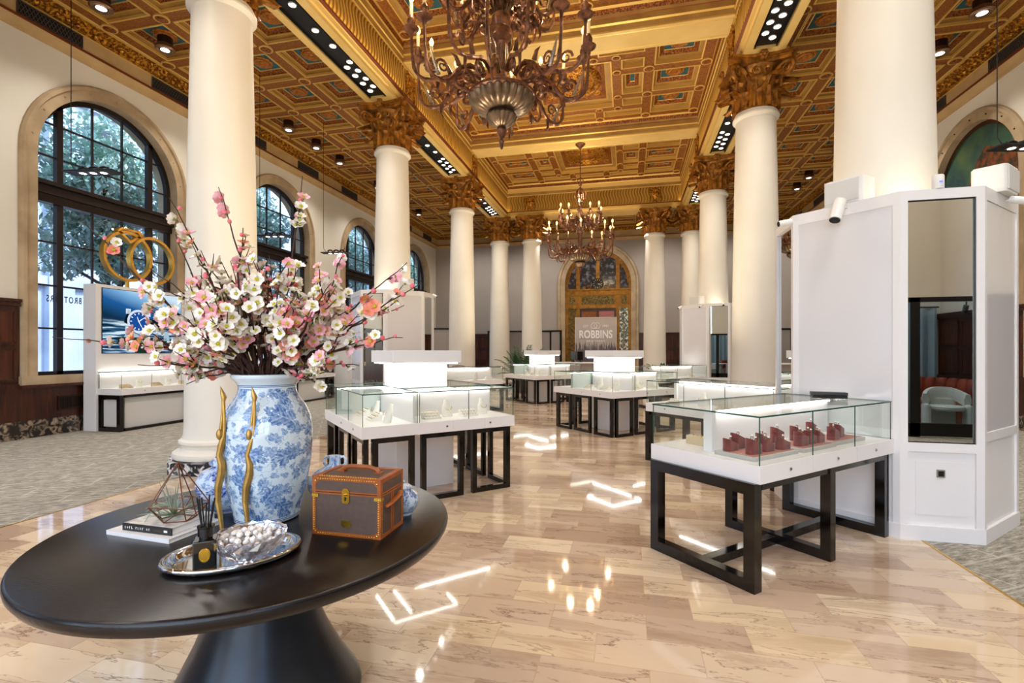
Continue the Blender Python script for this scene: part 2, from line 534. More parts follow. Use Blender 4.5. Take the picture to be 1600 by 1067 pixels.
# ------------------------------------------------------------------ mesh helpers
class MB:
    """collects shapes into one mesh; every face keeps a material and a smooth flag"""
    def __init__(self):
        self.v, self.f, self.m, self.s, self.mats = [], [], [], [], []
        self.T = None

    def mi(self, m):
        if isinstance(m, str):
            m = M[m]
        if m not in self.mats:
            self.mats.append(m)
        return self.mats.index(m)

    def add(self, vs, fs, m, smooth=False):
        o = len(self.v)
        if self.T is not None:
            vs = [self.T @ Vector(p) for p in vs]
        self.v.extend([tuple(p) for p in vs])
        k = self.mi(m)
        for f in fs:
            self.f.append(tuple(i + o for i in f))
            self.m.append(k)
            self.s.append(smooth)

    def quad(self, a, b, c, d, m):
        self.add([a, b, c, d], [(0, 1, 2, 3)], m)

    def box(self, c, s, m, rz=0, rx=0, ry=0):
        x, y, z = s[0] / 2, s[1] / 2, s[2] / 2
        vs = [Vector(p) for p in ((-x, -y, -z), (x, -y, -z), (x, y, -z), (-x, y, -z), (-x, -y, z), (x, -y, z), (x, y, z), (-x, y, z))]
        if rz or rx or ry:
            mt = Matrix.Rotation(rz, 3, 'Z') @ Matrix.Rotation(ry, 3, 'Y') @ Matrix.Rotation(rx, 3, 'X')
            vs = [mt @ p for p in vs]
        vs = [p + Vector(c) for p in vs]
        self.add(vs, [(3, 2, 1, 0), (4, 5, 6, 7), (0, 1, 5, 4), (1, 2, 6, 5), (2, 3, 7, 6), (3, 0, 4, 7)], m)

    def bx(self, x0, x1, y0, y1, z0, z1, m):
        self.box(((x0 + x1) / 2, (y0 + y1) / 2, (z0 + z1) / 2), (abs(x1 - x0), abs(y1 - y0), abs(z1 - z0)), m)

    def lathe(self, prof, m, segs=24, c=(0, 0, 0), sx=1, sy=1, a0=0, flute=None, smooth=True, caps=True):
        """prof: list of (r, z) or (r, z, material) from bottom to top"""
        n = len(prof)
        vs = []
        for p in prof:
            for k in range(segs):
                a = a0 + 2 * pi * k / segs
                r = p[0] * (1 + (flute[1] * abs(sin(flute[0] * a / 2)) if flute else 0))
                vs.append((c[0] + r * cos(a) * sx, c[1] + r * sin(a) * sy, c[2] + p[1]))
        o = len(self.v)
        if self.T is not None:
            vs = [self.T @ Vector(p) for p in vs]
        self.v.extend([tuple(p) for p in vs])
        for i in range(n - 1):
            k0 = self.mi(prof[i][2] if len(prof[i]) > 2 else m)
            for k in range(segs):
                k2 = (k + 1) % segs
                self.f.append((o + i * segs + k, o + i * segs + k2, o + (i + 1) * segs + k2, o + (i + 1) * segs + k))
                self.m.append(k0)
                self.s.append(smooth)
        k0 = self.mi(m)
        if not caps:
            return
        if prof[0][0] > 1e-5:
            self.f.append(tuple(o + k for k in reversed(range(segs))))
            self.m.append(k0)
            self.s.append(False)
        if prof[-1][0] > 1e-5:
            self.f.append(tuple(o + (n - 1) * segs + k for k in range(segs)))
            self.m.append(k0)
            self.s.append(False)

    def cyl(self, a, b, r, m, segs=12, r2=None):
        self.tube([a, b], [r, r if r2 is None else r2], m, segs)

    def tube(self, pts, r, m, segs=8, closed=False, flat=1, up0=None, smooth=True):
        pts = [Vector(p) for p in pts]
        n = len(pts)
        rs = r if isinstance(r, (list, tuple)) else [r] * n
        vs = []
        up = None
        for i, p in enumerate(pts):
            if closed:
                t = (pts[(i + 1) % n] - pts[i - 1]).normalized()
            else:
                t = (pts[min(i + 1, n - 1)] - pts[max(i - 1, 0)])
                t = t.normalized() if t.length > 1e-9 else Vector((0, 0, 1))
            if up is None:
                up = Vector(up0) if up0 else (Vector((0, 0, 1)) if abs(t.z) < .9 else Vector((1, 0, 0)))
            side = t.cross(up)
            if side.length < 1e-6:
                side = t.cross(Vector((0, 1, 0)))
            side.normalize()
            up = side.cross(t).normalized()
            for k in range(segs):
                a = 2 * pi * k / segs
                vs.append(p + side * (cos(a) * rs[i]) + up * (sin(a) * rs[i] * flat))
        fs = []
        for i in range(n if closed else n - 1):
            j = (i + 1) % n
            for k in range(segs):
                k2 = (k + 1) % segs
                fs.append((i * segs + k, i * segs + k2, j * segs + k2, j * segs + k))
        self.add(vs, fs, m, smooth)
        if not closed:
            o = len(self.v) - len(vs)
            k0 = self.mi(m)
            self.f += [tuple(o + k for k in reversed(range(segs))), tuple(o + (n - 1) * segs + k for k in range(segs))]
            self.m += [k0, k0]
            self.s += [False, False]

    def prism(self, poly, z0, z1, m, smooth=False):
        n = len(poly)
        vs = [(x, y, z0) for x, y in poly] + [(x, y, z1) for x, y in poly]
        self.add(vs, [tuple(reversed(range(n))), tuple(range(n, 2 * n))], m)
        o = len(self.v)
        self.add(vs, [(i, (i + 1) % n, n + (i + 1) % n, n + i) for i in range(n)], m, smooth)

    def extrude(self, prof, p0, p1, out, m, closed=False):
        """prof: list of (d, z[, mat]); sweeps from p0 to p1 (ground points); out: unit (x, y) for d"""
        n = len(prof)
        vs = []
        for p in (p0, p1):
            for q in prof:
                vs.append((p[0] + out[0] * q[0], p[1] + out[1] * q[0], q[1]))
        for i in range(n if closed else n - 1):
            j = (i + 1) % n
            q = prof[i]
            self.add([vs[i], vs[j], vs[n + j], vs[n + i]], [(0, 1, 2, 3)], q[2] if len(q) > 2 else m)

    def sphere(self, c, r, m, segs=10, rings=6, sz=1):
        self.lathe([(r * sin(pi * i / rings), -r * cos(pi * i / rings) * sz) for i in range(rings + 1)], m, segs, c)

    def build(self, name, parent=None, bevel=0, weld=False, recalc=True, sharp=35):
        me = bpy.data.meshes.new(name)
        me.from_pydata(self.v, [], self.f)
        for m in self.mats:
            me.materials.append(m)
        me.polygons.foreach_set('material_index', self.m)
        me.polygons.foreach_set('use_smooth', self.s)
        if weld or recalc:
            b = bmesh.new()
            b.from_mesh(me)
            if weld:
                bmesh.ops.remove_doubles(b, verts=b.verts, dist=1e-5)
            if recalc:
                bmesh.ops.recalc_face_normals(b, faces=b.faces)
            b.to_mesh(me)
            b.free()
        if any(self.s):
            me.set_sharp_from_angle(angle=radians(sharp))
        me.update()
        o = bpy.data.objects.new(name, me)
        COL.objects.link(o)
        if parent is not None:
            o.parent = parent
        if bevel:
            md = o.modifiers.new('bevel', 'BEVEL')
            md.width = bevel
            md.segments = 2
            md.limit_method = 'ANGLE'
        return o

def tag(o, label=None, cat=None, group=None, kind=None):
    for k, v in (('label', label), ('category', cat), ('group', group), ('kind', kind)):
        if v:
            o[k] = v
    return o

def thing(name, label, cat, loc=(0, 0, 0), rz=0, group=None, kind=None):
    o = bpy.data.objects.new(name, None)
    o.empty_display_size = .1
    COL.objects.link(o)
    o.location = loc
    o.rotation_euler = (0, 0, rz)
    return tag(o, label, cat, group, kind)

def struct(name, mb, **kw):
    return tag(mb.build(name, **kw), kind='structure')

def dup(o, loc=None, rz=None, label=None, group=None, parent=None):
    c = o.copy()
    COL.objects.link(c)
    if parent is not None:
        c.parent = parent
    if loc is not None:
        c.location = loc
    if rz is not None:
        c.rotation_euler = (0, 0, rz)
    if label:
        c['label'] = label
    if group:
        c['group'] = group
    for ch in list(o.children):
        dup(ch, parent=c)
    return c

def text(body, size, m, parent, loc, rot, extr=.004, name='lettering', offset=0, align='CENTER', sx=1, spacing=1):
    d = bpy.data.curves.new(name, 'FONT')
    d.body = body
    d.size = size
    d.extrude = extr
    d.offset = offset
    d.align_x = align
    d.align_y = 'CENTER'
    d.space_character = spacing
    d.materials.append(M[m] if isinstance(m, str) else m)
    o = bpy.data.objects.new(name, d)
    COL.objects.link(o)
    o.parent = parent
    o.location = loc
    o.rotation_euler = rot
    o.scale = (sx, 1, 1)
    return o

# ------------------------------------------------------------------ room shell
XL, XR, YB, YF = -10.02, 7.245, 24.79, -4.6
LX, RX, CX = -5.16, 2.385, -1.3875
BAY = 4.79
CY = [5.4 + BAY * i for i in range(4)]        # column rows
WY = [7.795 + BAY * i for i in range(-2, 4)]  # window bays

b = MB()
b.bx(LX + .01, 2.27, YF, YB, -.2, 0, 'marble')
b.bx(XL - .3, LX + .01, YF, YB, -.2, -.002, 'carpet')
b.bx(2.27, XR + .3, YF, YB, -.2, -.002, 'carpet')
b.bx(2.255, 2.272, YF, YB, -.1, .003, 'brass')
b.bx(LX - .005, LX + .012, YF, YB, -.1, .003, 'brass')
struct('floor', b)

def arch_wall(b, axis, pos, thick, a0, a1, z0, z1, holes, m, mrev):
    """wall in the plane axis=pos, spanning a0..a1, with round-headed holes (centre, radius, sill, spring)"""
    def P(a, d, z):
        return (pos + d, a, z) if axis == 'x' else (a, pos + d, z)
    cur = a0
    NS = 28
    for (c, r, sill, spring) in sorted(holes):
        for d in (0, thick):
            b.quad(P(cur, d, z0), P(c - r, d, z0), P(c - r, d, z1), P(cur, d, z1), m)
            if sill > z0:
                b.quad(P(c - r, d, z0), P(c + r, d, z0), P(c + r, d, sill), P(c - r, d, sill), m)
            for k in range(NS):
                t0, t1 = pi - pi * k / NS, pi - pi * (k + 1) / NS
                x0, x1 = c + r * cos(t0), c + r * cos(t1)
                b.quad(P(x0, d, spring + r * sin(t0)), P(x1, d, spring + r * sin(t1)), P(x1, d, z1), P(x0, d, z1), m)
        out = [(c - r, sill)] + [(c + r * cos(pi - pi * k / NS), spring + r * sin(pi - pi * k / NS)) for k in range(NS + 1)] + [(c + r, sill)]
        for i in range(len(out)):
            p, q = out[i], out[(i + 1) % len(out)]
            b.quad(P(p[0], 0, p[1]), P(q[0], 0, q[1]), P(q[0], thick, q[1]), P(p[0], thick, p[1]), mrev)
        cur = c + r
    for d in (0, thick):
        b.quad(P(cur, d, z0), P(a1, d, z0), P(a1, d, z1), P(cur, d, z1), m)

b = MB()
arch_wall(b, 'x', XL, -.5, YF, YB, 0, 8.6, [(y, 1.36, .92, 5.0) for y in WY], 'plaster', 'stone')
struct('wall_left', b)
b = MB()
arch_wall(b, 'x', XR, .3, YF, YB, 0, 8.6, [(WY[3], 1.36, 1.0, 5.0), (WY[4], 1.36, 1.0, 5.0)], 'plaster', 'stone')
struct('wall_right', b)
b = MB()
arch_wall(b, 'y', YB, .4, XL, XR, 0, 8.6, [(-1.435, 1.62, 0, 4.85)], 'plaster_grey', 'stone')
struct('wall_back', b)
b = MB()
arch_wall(b, 'y', YF, -.4, XL, XR, 0, 8.6, [(-6.5, 1.3, .9, 4.6), (-1.4, 2.2, 0, 4.4), (3.9, 1.3, .9, 4.6)], 'plaster', 'stone')
struct('wall_front', b)
b = MB()
b.bx(XL - .5, XR + .3, YF - .4, YB + .4, 8.6, 8.8, 'plaster')
struct('roof_slab', b)  # unseen slab that keeps sky and sun out of the room

def archivolt(b, axis, pos, outd, c, r0, r1, zb, spring, prof_m='stone', depth=.09, NS=32):
    """moulded stone band round an opening; outd = +1/-1 direction into the room"""
    def P(a, d, z):
        return (pos + d * outd, a, z) if axis == 'x' else (a, pos + d * outd, z)
    rr = [(r0, 0), (r0, depth * .55), (r0 + (r1 - r0) * .62, depth * .55), (r0 + (r1 - r0) * .68, depth), (r1 - .03, depth), (r1, depth * .5), (r1, 0)]
    path = [(-1, 0, zb - spring)] + [(cos(pi - pi * k / NS), sin(pi - pi * k / NS), 0) for k in range(NS + 1)] + [(1, 0, zb - spring)]
    for i in range(len(path) - 1):
        p, q = path[i], path[i + 1]
        for j in range(len(rr) - 1):
            ra, da = rr[j]
            rb, db = rr[j + 1]
            b.add([P(c + p[0] * ra, da, spring + p[1] * ra + p[2]), P(c + p[0] * rb, db, spring + p[1] * rb + p[2]),
                   P(c + q[0] * rb, db, spring + q[1] * rb + q[2]), P(c + q[0] * ra, da, spring + q[1] * ra + q[2])], [(0, 1, 2, 3)], prof_m)

b = MB()
for y in WY:
    archivolt(b, 'x', XL, 1, y, 1.36, 1.62, .92, 5.0)
    b.bx(XL - .02, XL + .12, y - 1.64, y + 1.64, .9, 1.06, 'stone')
    b.bx(XL - .02, XL + .15, y - 1.66, y + 1.66, .86, .91, 'wood')
    # iron studs of the surround
    for k in range(9):
        a = pi * (k + .5) / 9
        b.sphere((XL + .055, y + 1.46 * cos(a), 5.0 + 1.46 * sin(a)), .018, 'stone', 6, 4)
struct('trim_1', b)
b = MB()
for y in (WY[3], WY[4]):
    archivolt(b, 'x', XR, -1, y, 1.36, 1.62, 1.0, 5.0)
    for k in range(9):
        a = pi * (k + .5) / 9
        b.sphere((XR - .055, y + 1.46 * cos(a), 5.0 + 1.46 * sin(a)), .018, 'sconce', 6, 4)
archivolt(b, 'y', YB, -1, -1.435, 1.62, 1.99, 0, 4.85, depth=.14)
struct('trim_2', b)

# wainscot and baseboards
def wains(b, axis, pos, outd, a0, a1, ztop):
    def bx(u0, u1, d0, d1, z0, z1, m):
        x0, x1 = pos + outd * d0, pos + outd * d1
        if axis == 'x':
            b.bx(min(x0, x1), max(x0, x1), u0, u1, z0, z1, m)
        else:
            b.bx(u0, u1, min(x0, x1), max(x0, x1), z0, z1, m)
    bx(a0, a1, 0, .05, .3, ztop, 'wood')
    if ztop > 1.5:
        bx(a0 - .0, a1 + .0, 0, .12, ztop - .05, ztop, 'wood')
        bx(a0, a1, 0, .09, ztop - .12, ztop - .05, 'wood')
        bx(a0, a1, 0, .08, .84, .93, 'wood')
        w = a1 - a0
        n = max(1, round(w / .8))
        for k in range(n):
            u0, u1 = a0 + w * k / n + .07, a0 + w * (k + 1) / n - .07
            for z0, z1 in ((1.0, 1.52), (1.62, ztop - .2)):
                bx(u0, u1, .05, .062, z0, z1, 'wood_panel')
                for (p0, p1, q0, q1) in ((u0 - .02, u0 + .02, z0, z1), (u1 - .02, u1 + .02, z0, z1), (u0, u1, z0 - .02, z0 + .02), (u0, u1, z1 - .02, z1 + .02)):
                    bx(p0, p1, .05, .075, q0, q1, 'wood')
    bx(a0, a1, 0, .07, 0, .3, 'base_marble')

b = MB()
edges = [YF] + [e for y in WY for e in (y - 1.63, y + 1.63)] + [YB]
for i in range(0, len(edges), 2):
    if edges[i + 1] - edges[i] > .05:
        wains(b, 'x', XL, 1, edges[i], edges[i + 1], 2.36)
for y in WY:
    wains(b, 'x', XL, 1, y - 1.63, y + 1.63, .86)
struct('baseboard_left', b)
b = MB()
wains(b, 'x', XR, -1, YF, YB, 2.36)
struct('baseboard_right', b)
b = MB()
wains(b, 'y', YB, -1, XL, -3.43, 2.36)
wains(b, 'y', YB, -1, .56, XR, 2.36)
struct('baseboard_back', b)

# wall register under the first window
g = thing('wall_register', 'bronze wall register grille set low in the dark wood dado under the window', 'vent', (XL + .05, 7.0, .55))
b = MB()
for z0, z1 in ((-.13, -.1), (.1, .13)):
    b.bx(0, .03, -.27, .27, z0, z1, 'sconce')
for y0, y1 in ((-.27, -.24), (.24, .27)):
    b.bx(0, .03, y0, y1, -.1, .1, 'sconce')
b.build('frame', g)
b = MB()
b.bx(.0, .008, -.24, .24, -.1, .1, 'black')
for k in range(16):
    b.bx(.008, .018, -.225 + .03 * k - .004, -.225 + .03 * k + .004, -.1, .1, 'sconce')
for k in range(6):
    b.bx(.008, .018, -.24, .24, -.085 + .034 * k - .004, -.085 + .034 * k + .004, 'sconce')
b.build('mesh', g)

# ------------------------------------------------------------------ windows of the left wall
def window(idx, y):
    r = 1.36
    o = bpy.data.objects.new('window_%d' % idx, None)
    COL.objects.link(o)
    o.location = (XL - .2, y, 0)
    o['kind'] = 'structure'
    b = MB()
    fm = 'bronze_frame'
    NS = 30
    # outer frame following the arch
    for d0, d1 in ((-.05, .05),):
        path = [(-r, .94)] + [(r * cos(pi - pi * k / NS), 5.0 + r * sin(pi - pi * k / NS)) for k in range(NS + 1)] + [(r, .94)]
        rin = r - .085
        pin = [(-rin, 1.0)] + [(rin * cos(pi - pi * k / NS), 5.0 + rin * sin(pi - pi * k / NS)) for k in range(NS + 1)] + [(rin, 1.0)]
        for i in range(len(path) - 1):
            p, q, p2, q2 = path[i], path[i + 1], pin[i], pin[i + 1]
            b.quad((d1, p[0], p[1]), (d1, q[0], q[1]), (d1, q2[0], q2[1]), (d1, p2[0], p2[1]), fm)
            b.quad((d0, p[0], p[1]), (d0, q[0], q[1]), (d0, q2[0], q2[1]), (d0, p2[0], p2[1]), fm)
            b.quad((d0, p2[0], p2[1]), (d0, q2[0], q2[1]), (d1, q2[0], q2[1]), (d1, p2[0], p2[1]), fm)
    b.bx(-.05, .05, -r, r, .94, 1.12, fm)
    b.bx(-.07, .1, -r, r, 4.16, 4.30, fm)
    b.bx(-.07, .16, -r - .01, r + .01, 4.30, 4.36, fm)
    b.bx(-.07, .1, -r, r, 4.36, 4.46, fm)
    b.bx(-.07, .2, -r - .01, r + .01, 4.46, 4.53, fm)
    for s in (-1, 1):
        zt = 5.0 + sqrt(r * r - .88 ** 2) - .05
        b.bx(-.05, .05, s * .88 - .05, s * .88 + .05, 1.0, zt, fm)
    b.build('frame', o)
    b = MB()
    # muntins
    for yy in (-.29, .29):
        b.bx(-.02, .02, yy - .014, yy + .014, 4.5, 5.0 + sqrt(r * r - yy * yy) - .05, fm)
    for z in (5.02, 5.62):
        h = sqrt(max(r * r - max(z - 5, 0) ** 2, 0)) - .04
        b.bx(-.02, .02, -h, h, z - .014, z + .014, fm)
    for yy in (-.29, .29):
        b.bx(-.02, .02, yy - .014, yy + .014, 1.1, 4.2, fm)
    for z in (1.9, 2.68, 3.46):
        b.bx(-.02, .02, -r + .03, r - .03, z - .016, z + .016, fm)
    b.build('muntin', o)
    b = MB()
    path = [(-r + .04, 1.0)] + [((r - .04) * cos(pi - pi * k / NS), 5.0 + (r - .04) * sin(pi - pi * k / NS)) for k in range(NS + 1)] + [(r - .04, 1.0)]
    b.add([(0, p[0], p[1]) for p in path], [tuple(range(len(path)))], 'pane')
    b.build('pane', o, recalc=False)
    return o
wins = [window(i + 1, y) for i, y in enumerate(WY)]
# lettering applied to the outside of the first window glass, read backwards from inside
text('BROTHERS', .165, 'decal', wins[2], (-.012, -.765, 2.44), (radians(90), 0, radians(-90)), .001, 'lettering', .003, sx=.6, spacing=1.32)

# front entrance glazing behind the camera
o = bpy.data.objects.new('door_1', None)
COL.objects.link(o)
o.location = (-1.4, YF - .2, 0)
o['kind'] = 'structure'
b = MB()
for x in (-2.15, -1.05, 0, 1.05, 2.15):
    b.bx(x - .06, x + .06, -.05, .05, 0, 6.2 if abs(x) < 2 else 4.5, 'bronze_frame')
for z in (.06, 2.4, 4.4):
    b.bx(-2.2, 2.2, -.05, .05, z - .06, z + .06, 'bronze_frame')
b.build('frame', o)
b = MB()
b.add([(2.2 * cos(pi * k / 24), 0, 4.4 + 2.2 * sin(pi * k / 24)) for k in range(25)] + [(-2.2, 0, 0), (2.2, 0, 0)], [tuple(range(27))], 'pane')
b.build('pane', o, recalc=False)

# ------------------------------------------------------------------ columns
def shaft_bm():
    b = MB()
    pr = [(.52, .145), (.545, .16), (.555, .19), (.545, .225), (.515, .245), (.475, .255), (.47, .27), (.452, .285), (.45, .31), (.47, .325),
          (.485, .345), (.482, .37), (.46, .385), (.445, .395), (.432, .44), (.425, .55)]
    for i in range(1, 13):
        t = i / 12
        pr.append((.425 - .075 * t ** 1.5, .55 + 5.27 * t))
    pr += [(.352, 5.84), (.385, 5.86), (.405, 5.885), (.405, 5.915), (.385, 5.94), (.375, 5.98)]
    b.lathe(pr, 'column', 56)
    return b

def capital_bm():
    b = MB()
    m = 'capital'
    b.lathe([(.35, 5.98), (.37, 6.0), (.35, 6.03), (.34, 6.1), (.345, 6.35), (.38, 6.6), (.46, 6.75), (.3, 6.76)], m, 32)
    # abacus: concave square with cut corners
    for z0, z1, e in ((6.74, 6.80, .0), (6.80, 6.83, .02), (6.83, 6.88, .05)):
        poly = []
        for q in range(4):
            a = q * pi / 2 + pi / 4
            c0 = Vector((cos(a), sin(a))) * (.72 + e)
            tn = Vector((-sin(a), cos(a)))
            poly += [tuple(c0 - tn * .06), tuple(c0 + tn * .06)]
            c1 = Vector((cos(a + pi / 2), sin(a + pi / 2))) * (.72 + e)
            tn1 = Vector((-sin(a + pi / 2), cos(a + pi / 2)))
            p0, p1 = c0 + tn * .06, c1 - tn1 * .06
            nm = Vector((cos(a + pi / 4), sin(a + pi / 4)))
            for k in range(1, 8):
                t = k / 8
                poly.append(tuple(p0.lerp(p1, t) - nm * (.1 * 4 * t * (1 - t))))
        b.prism(poly, z0, z1, m)
    # acanthus leaves, two rows
    def leaf(a, z0, h, w, r0, curl):
        N, K = 8, 6
        vs = []
        for i in range(N + 1):
            t = i / N
            z = z0 + h * (sin(min(t, .8) / .8 * pi / 2) if t < .8 else 1 - (t - .8) * .9)
            out = r0 + .035 + curl * max(0, t - .45) ** 2 * 3.3
            ww = w * (.55 + .55 * sin(pi * min(1, t * 1.05))) * (1 if t < .9 else .7)
            for k in range(K + 1):
                s = k / K * 2 - 1
                lob = 1 + .16 * cos(t * 6 * pi) * abs(s)
                rad = out + .03 * (1 - abs(s)) - .05 * s * s + (.014 if k % 2 else -.008)
                aa = a + s * ww * lob / rad
                vs.append((rad * cos(aa), rad * sin(aa), z - .05 * s * s * t))
        fs = [(i * (K + 1) + k, i * (K + 1) + k + 1, (i + 1) * (K + 1) + k + 1, (i + 1) * (K + 1) + k) for i in range(N) for k in range(K)]
        b.add(vs, fs, m, True)
    for k in range(8):
        leaf(k * pi / 4, 5.99, .33, .115, .34, .3)
        leaf(k * pi / 4 + pi / 8, 6.0, .56, .115, .345, .34)
    # corner volutes and the pair of small scrolls on each face
    for q in range(4):
        a = q * pi / 2 + pi / 4
        d = Vector((cos(a), sin(a), 0))
        for s in (-1, 1):
            tn = Vector((-sin(a), cos(a), 0)) * s
            pts = []
            for k in range(9):
                t = k / 8
                pts.append(d * (.38 + .26 * t ** 1.4) + tn * (.17 * (1 - t)) + Vector((0, 0, 6.36 + .36 * sin(t * pi / 2))))
            b.tube(pts, [.03 + .012 * (k / 8) for k in range(9)], m, 7)
        cc = d * .6 + Vector((0, 0, 6.61))
        sp = []
        for k in range(22):
            th = k / 21 * 3.6 * pi
            rr = .125 * (1 - k / 25)
            sp.append(cc + d * (rr * sin(th)) + Vector((0, 0, rr * cos(th))))
        b.tube(sp, [.05 - .001 * k for k in range(22)], m, 7)
        a2 = q * pi / 2
        d2 = Vector((cos(a2), sin(a2), 0))
        t2 = Vector((-sin(a2), cos(a2), 0))
        for s in (-1, 1):
            sp = []
            for k in range(16):
                th = k / 15 * 2.8 * pi
                rr = .075 * (1 - k / 19)
                sp.append(d2 * (.44 + .004 * k) + t2 * s * (.085 + rr * sin(th)) + Vector((0, 0, 6.6 + rr * cos(th))))
            b.tube(sp, [.026 - .0008 * k for k in range(16)], m, 6)
        # fleuron
        b.lathe([(0, .05), (.05, .045), (.085, .02), (.09, -.02), (.06, -.05), (0, -.05)], m, 10, (0, 0, 0), flute=(10, .15)) if False else None
        for k in range(6):
            th = k * pi / 3
            b.sphere(d2 * .60 + t2 * (.055 * cos(th)) + Vector((0, 0, 6.80 + .055 * sin(th))), .04, m, 6, 4)
        b.sphere(d2 * .63 + Vector((0, 0, 6.80)), .035, m, 6, 4)
    return b

def plinth_bm():
    b = MB()
    o = [(.58 * cos(pi / 8 + k * pi / 4) / cos(pi / 8), .58 * sin(pi / 8 + k * pi / 4) / cos(pi / 8)) for k in range(8)]
    b.prism(o, 0, .145, 'plinth')
    return b

LAB = {
    ('L', 0): 'tall ivory column on an octagonal black and white marble plinth behind the blossoms',
    ('L', 1): 'ivory column with gilt capital rising from the far left white kiosk',
    ('L', 2): 'ivory column second along the left row beyond the left kiosk',
    ('L', 3): 'ivory column ending the left row, left of the potted palm',
    ('R', 0): 'thick ivory column rising from the near right mirrored kiosk',
    ('R', 1): 'ivory column with gilt capital just left of the near right kiosk',
    ('R', 2): 'ivory column rising from the small far right kiosk',
    ('R', 3): 'ivory column mostly hidden at the far end of the right row',
    ('B', 0): 'ivory column at the back just right of the potted palm, left of the arch',
    ('B', 1): 'ivory column at the back to the right of the clock arch',
}
cproto = None
places = [('L', i, LX, CY[i]) for i in range(4)] + [('R', i, RX, CY[i]) for i in range(4)] + [('B', 0, -3.80, CY[3]), ('B', 1, 1.03, CY[3])]
for key, i, x, y in places:
    lab = LAB[(key, i)]
    if cproto is None:
        cproto = thing('column', lab, 'column', (x, y, 0), 0, 'ivory columns with gilt capitals', 'thing')
        shaft_bm().build('shaft', cproto)
        capital_bm().build('capital', cproto, recalc=False)
        plinth_bm().build('plinth', cproto)
    else:
        dup(cproto, (x, y, 0), 0, lab)

# ------------------------------------------------------------------ ceilings
ZR, ZN = 7.5, 8.15

def coffer(b, cx, cy, wx, wy, z, kind):
    """stepped recess; loops of (inset, rise, material of the strip that follows)"""
    if kind == 'aisle':
        L = [(0, 0, 'bead'), (0, -.02, 'bead'), (.028, -.02, 'bead'), (.028, .03, 'tan'), (.03, .06, 'tan'), (.085, .065, 'bead'), (.1, .06, 'bead'), (.105, .08, 'orn'),
             (.12, .11, 'orn'), (.195, .14, 'bead'), (.21, .135, 'bead'), (.215, .15, 'teal')]
    elif kind == 'flat':
        L = [(0, 0, 'bead'), (0, -.02, 'bead'), (.03, -.02, 'bead'), (.03, .05, 'tan'), (.07, .06, 'bead'), (.085, .05, 'bead'), (.09, .07, 'tan')]
    elif kind == 'centre':
        L = [(0, 0, 'bead'), (0, -.02, 'bead'), (.035, -.02, 'bead'), (.035, .1, 'tan'), (.16, .12, 'bead'), (.18, .11, 'bead'), (.19, .15, 'orn'), (.3, .2, 'terra')]
    else:
        L = [(0, 0, 'bead'), (0, -.02, 'bead'), (.03, -.02, 'bead'), (.03, .08, 'tan'), (.09, .1, 'bead'), (.105, .095, 'bead'), (.11, .12, 'orn'), (.2, .18, 'bead'), (.21, .19, 'teal')]
    def loop(i):
        ins, dz, _ = L[i]
        hx, hy = max(wx / 2 - ins, .02), max(wy / 2 - ins, .02)
        return [(cx - hx, cy - hy, z + dz), (cx + hx, cy - hy, z + dz), (cx + hx, cy + hy, z + dz), (cx - hx, cy + hy, z + dz)]
    for i in range(len(L) - 1):
        a, c = loop(i), loop(i + 1)
        for k in range(4):
            k2 = (k + 1) % 4
            b.quad(a[k], a[k2], c[k2], c[k], L[i][2])
    b.add(loop(len(L) - 1), [(0, 1, 2, 3)], L[-1][2])
    return L[-1]

def rosette_mesh():
    b = MB()
    b.lathe([(.0, -.075), (.03, -.07), (.045, -.04), (.05, -.035), (.1, -.055), (.125, -.04), (.13, -.02), (.155, -.03), (.17, -.015), (.17, 0)], 'rosette', 24, flute=(12, .1))
    return b

def medallion(b, x, y, z, r=.13):
    b.lathe([(0, -.05), (r * .5, -.045), (r * .6, -.03), (r * .8, -.032, 'bead'), (r, -.028, 'bead'), (r, 0, 'bead')], 'orn', 20, (x, y, z))

def ribs(b, xs, ys, z, hw, m='rib'):
    """grid of ribs: full strips along y, short ones between them along x"""
    for x in xs:
        b.bx(x - hw, x + hw, ys[0] - hw, ys[-1] + hw, z, z + .04, m)
    for y in ys:
        for i in range(len(xs) - 1):
            b.bx(xs[i] + hw, xs[i + 1] - hw, y - hw, y + hw, z, z + .04, m)

P = BAY / 4
Y0 = 9.591 - 4 * P
NROW = 16
b = MB()
ROS = []
for side in (0, 1):
    xs = [-9.38, -8.185, -6.99, -5.795] if side == 0 else [3.02, 4.215, 5.41, 6.605]
    ys = [Y0 + P * k for k in range(NROW + 1)]
    ribs(b, xs, ys, ZR, .115)
    for j in range(NROW):
        for i in range(3):
            cx, cyy = (xs[i] + xs[i + 1]) / 2, (ys[j] + ys[j + 1]) / 2
            coffer(b, cx, cyy, xs[i + 1] - xs[i] - .23, ys[j + 1] - ys[j] - .23, ZR, 'aisle')
            ROS.append((cx, cyy, ZR + .15, 1.2))
    for x in xs:
        for y in ys:
            medallion(b, x, y, ZR)
# plain aisle ceiling behind the camera
for x0, x1 in ((-9.5, -5.68), (2.9, 6.72)):
    b.bx(x0, x1, YF, Y0 - .115, ZR, ZR + .05, 'rib')
# back aisle
xs = [-5.795 + 1.2593 * k for k in range(8)]
ys = [Y0 + P * k for k in range(13, 17)]
ribs(b, xs[1:-1], ys, ZR, .115)
for y in ys:
    b.bx(xs[0] + .115, xs[1] - .115, y - .115, y + .115, ZR, ZR + .04, 'rib')
    b.bx(xs[-2] + .115, xs[-1] - .115, y - .115, y + .115, ZR, ZR + .04, 'rib')
for i in range(7):
    for j in range(3):
        cx, cyy = (xs[i] + xs[i + 1]) / 2, (ys[j] + ys[j + 1]) / 2
        coffer(b, cx, cyy, 1.2593 - .23, P - .23, ZR, 'aisle')
        ROS.append((cx, cyy, ZR + .15, 1.2))
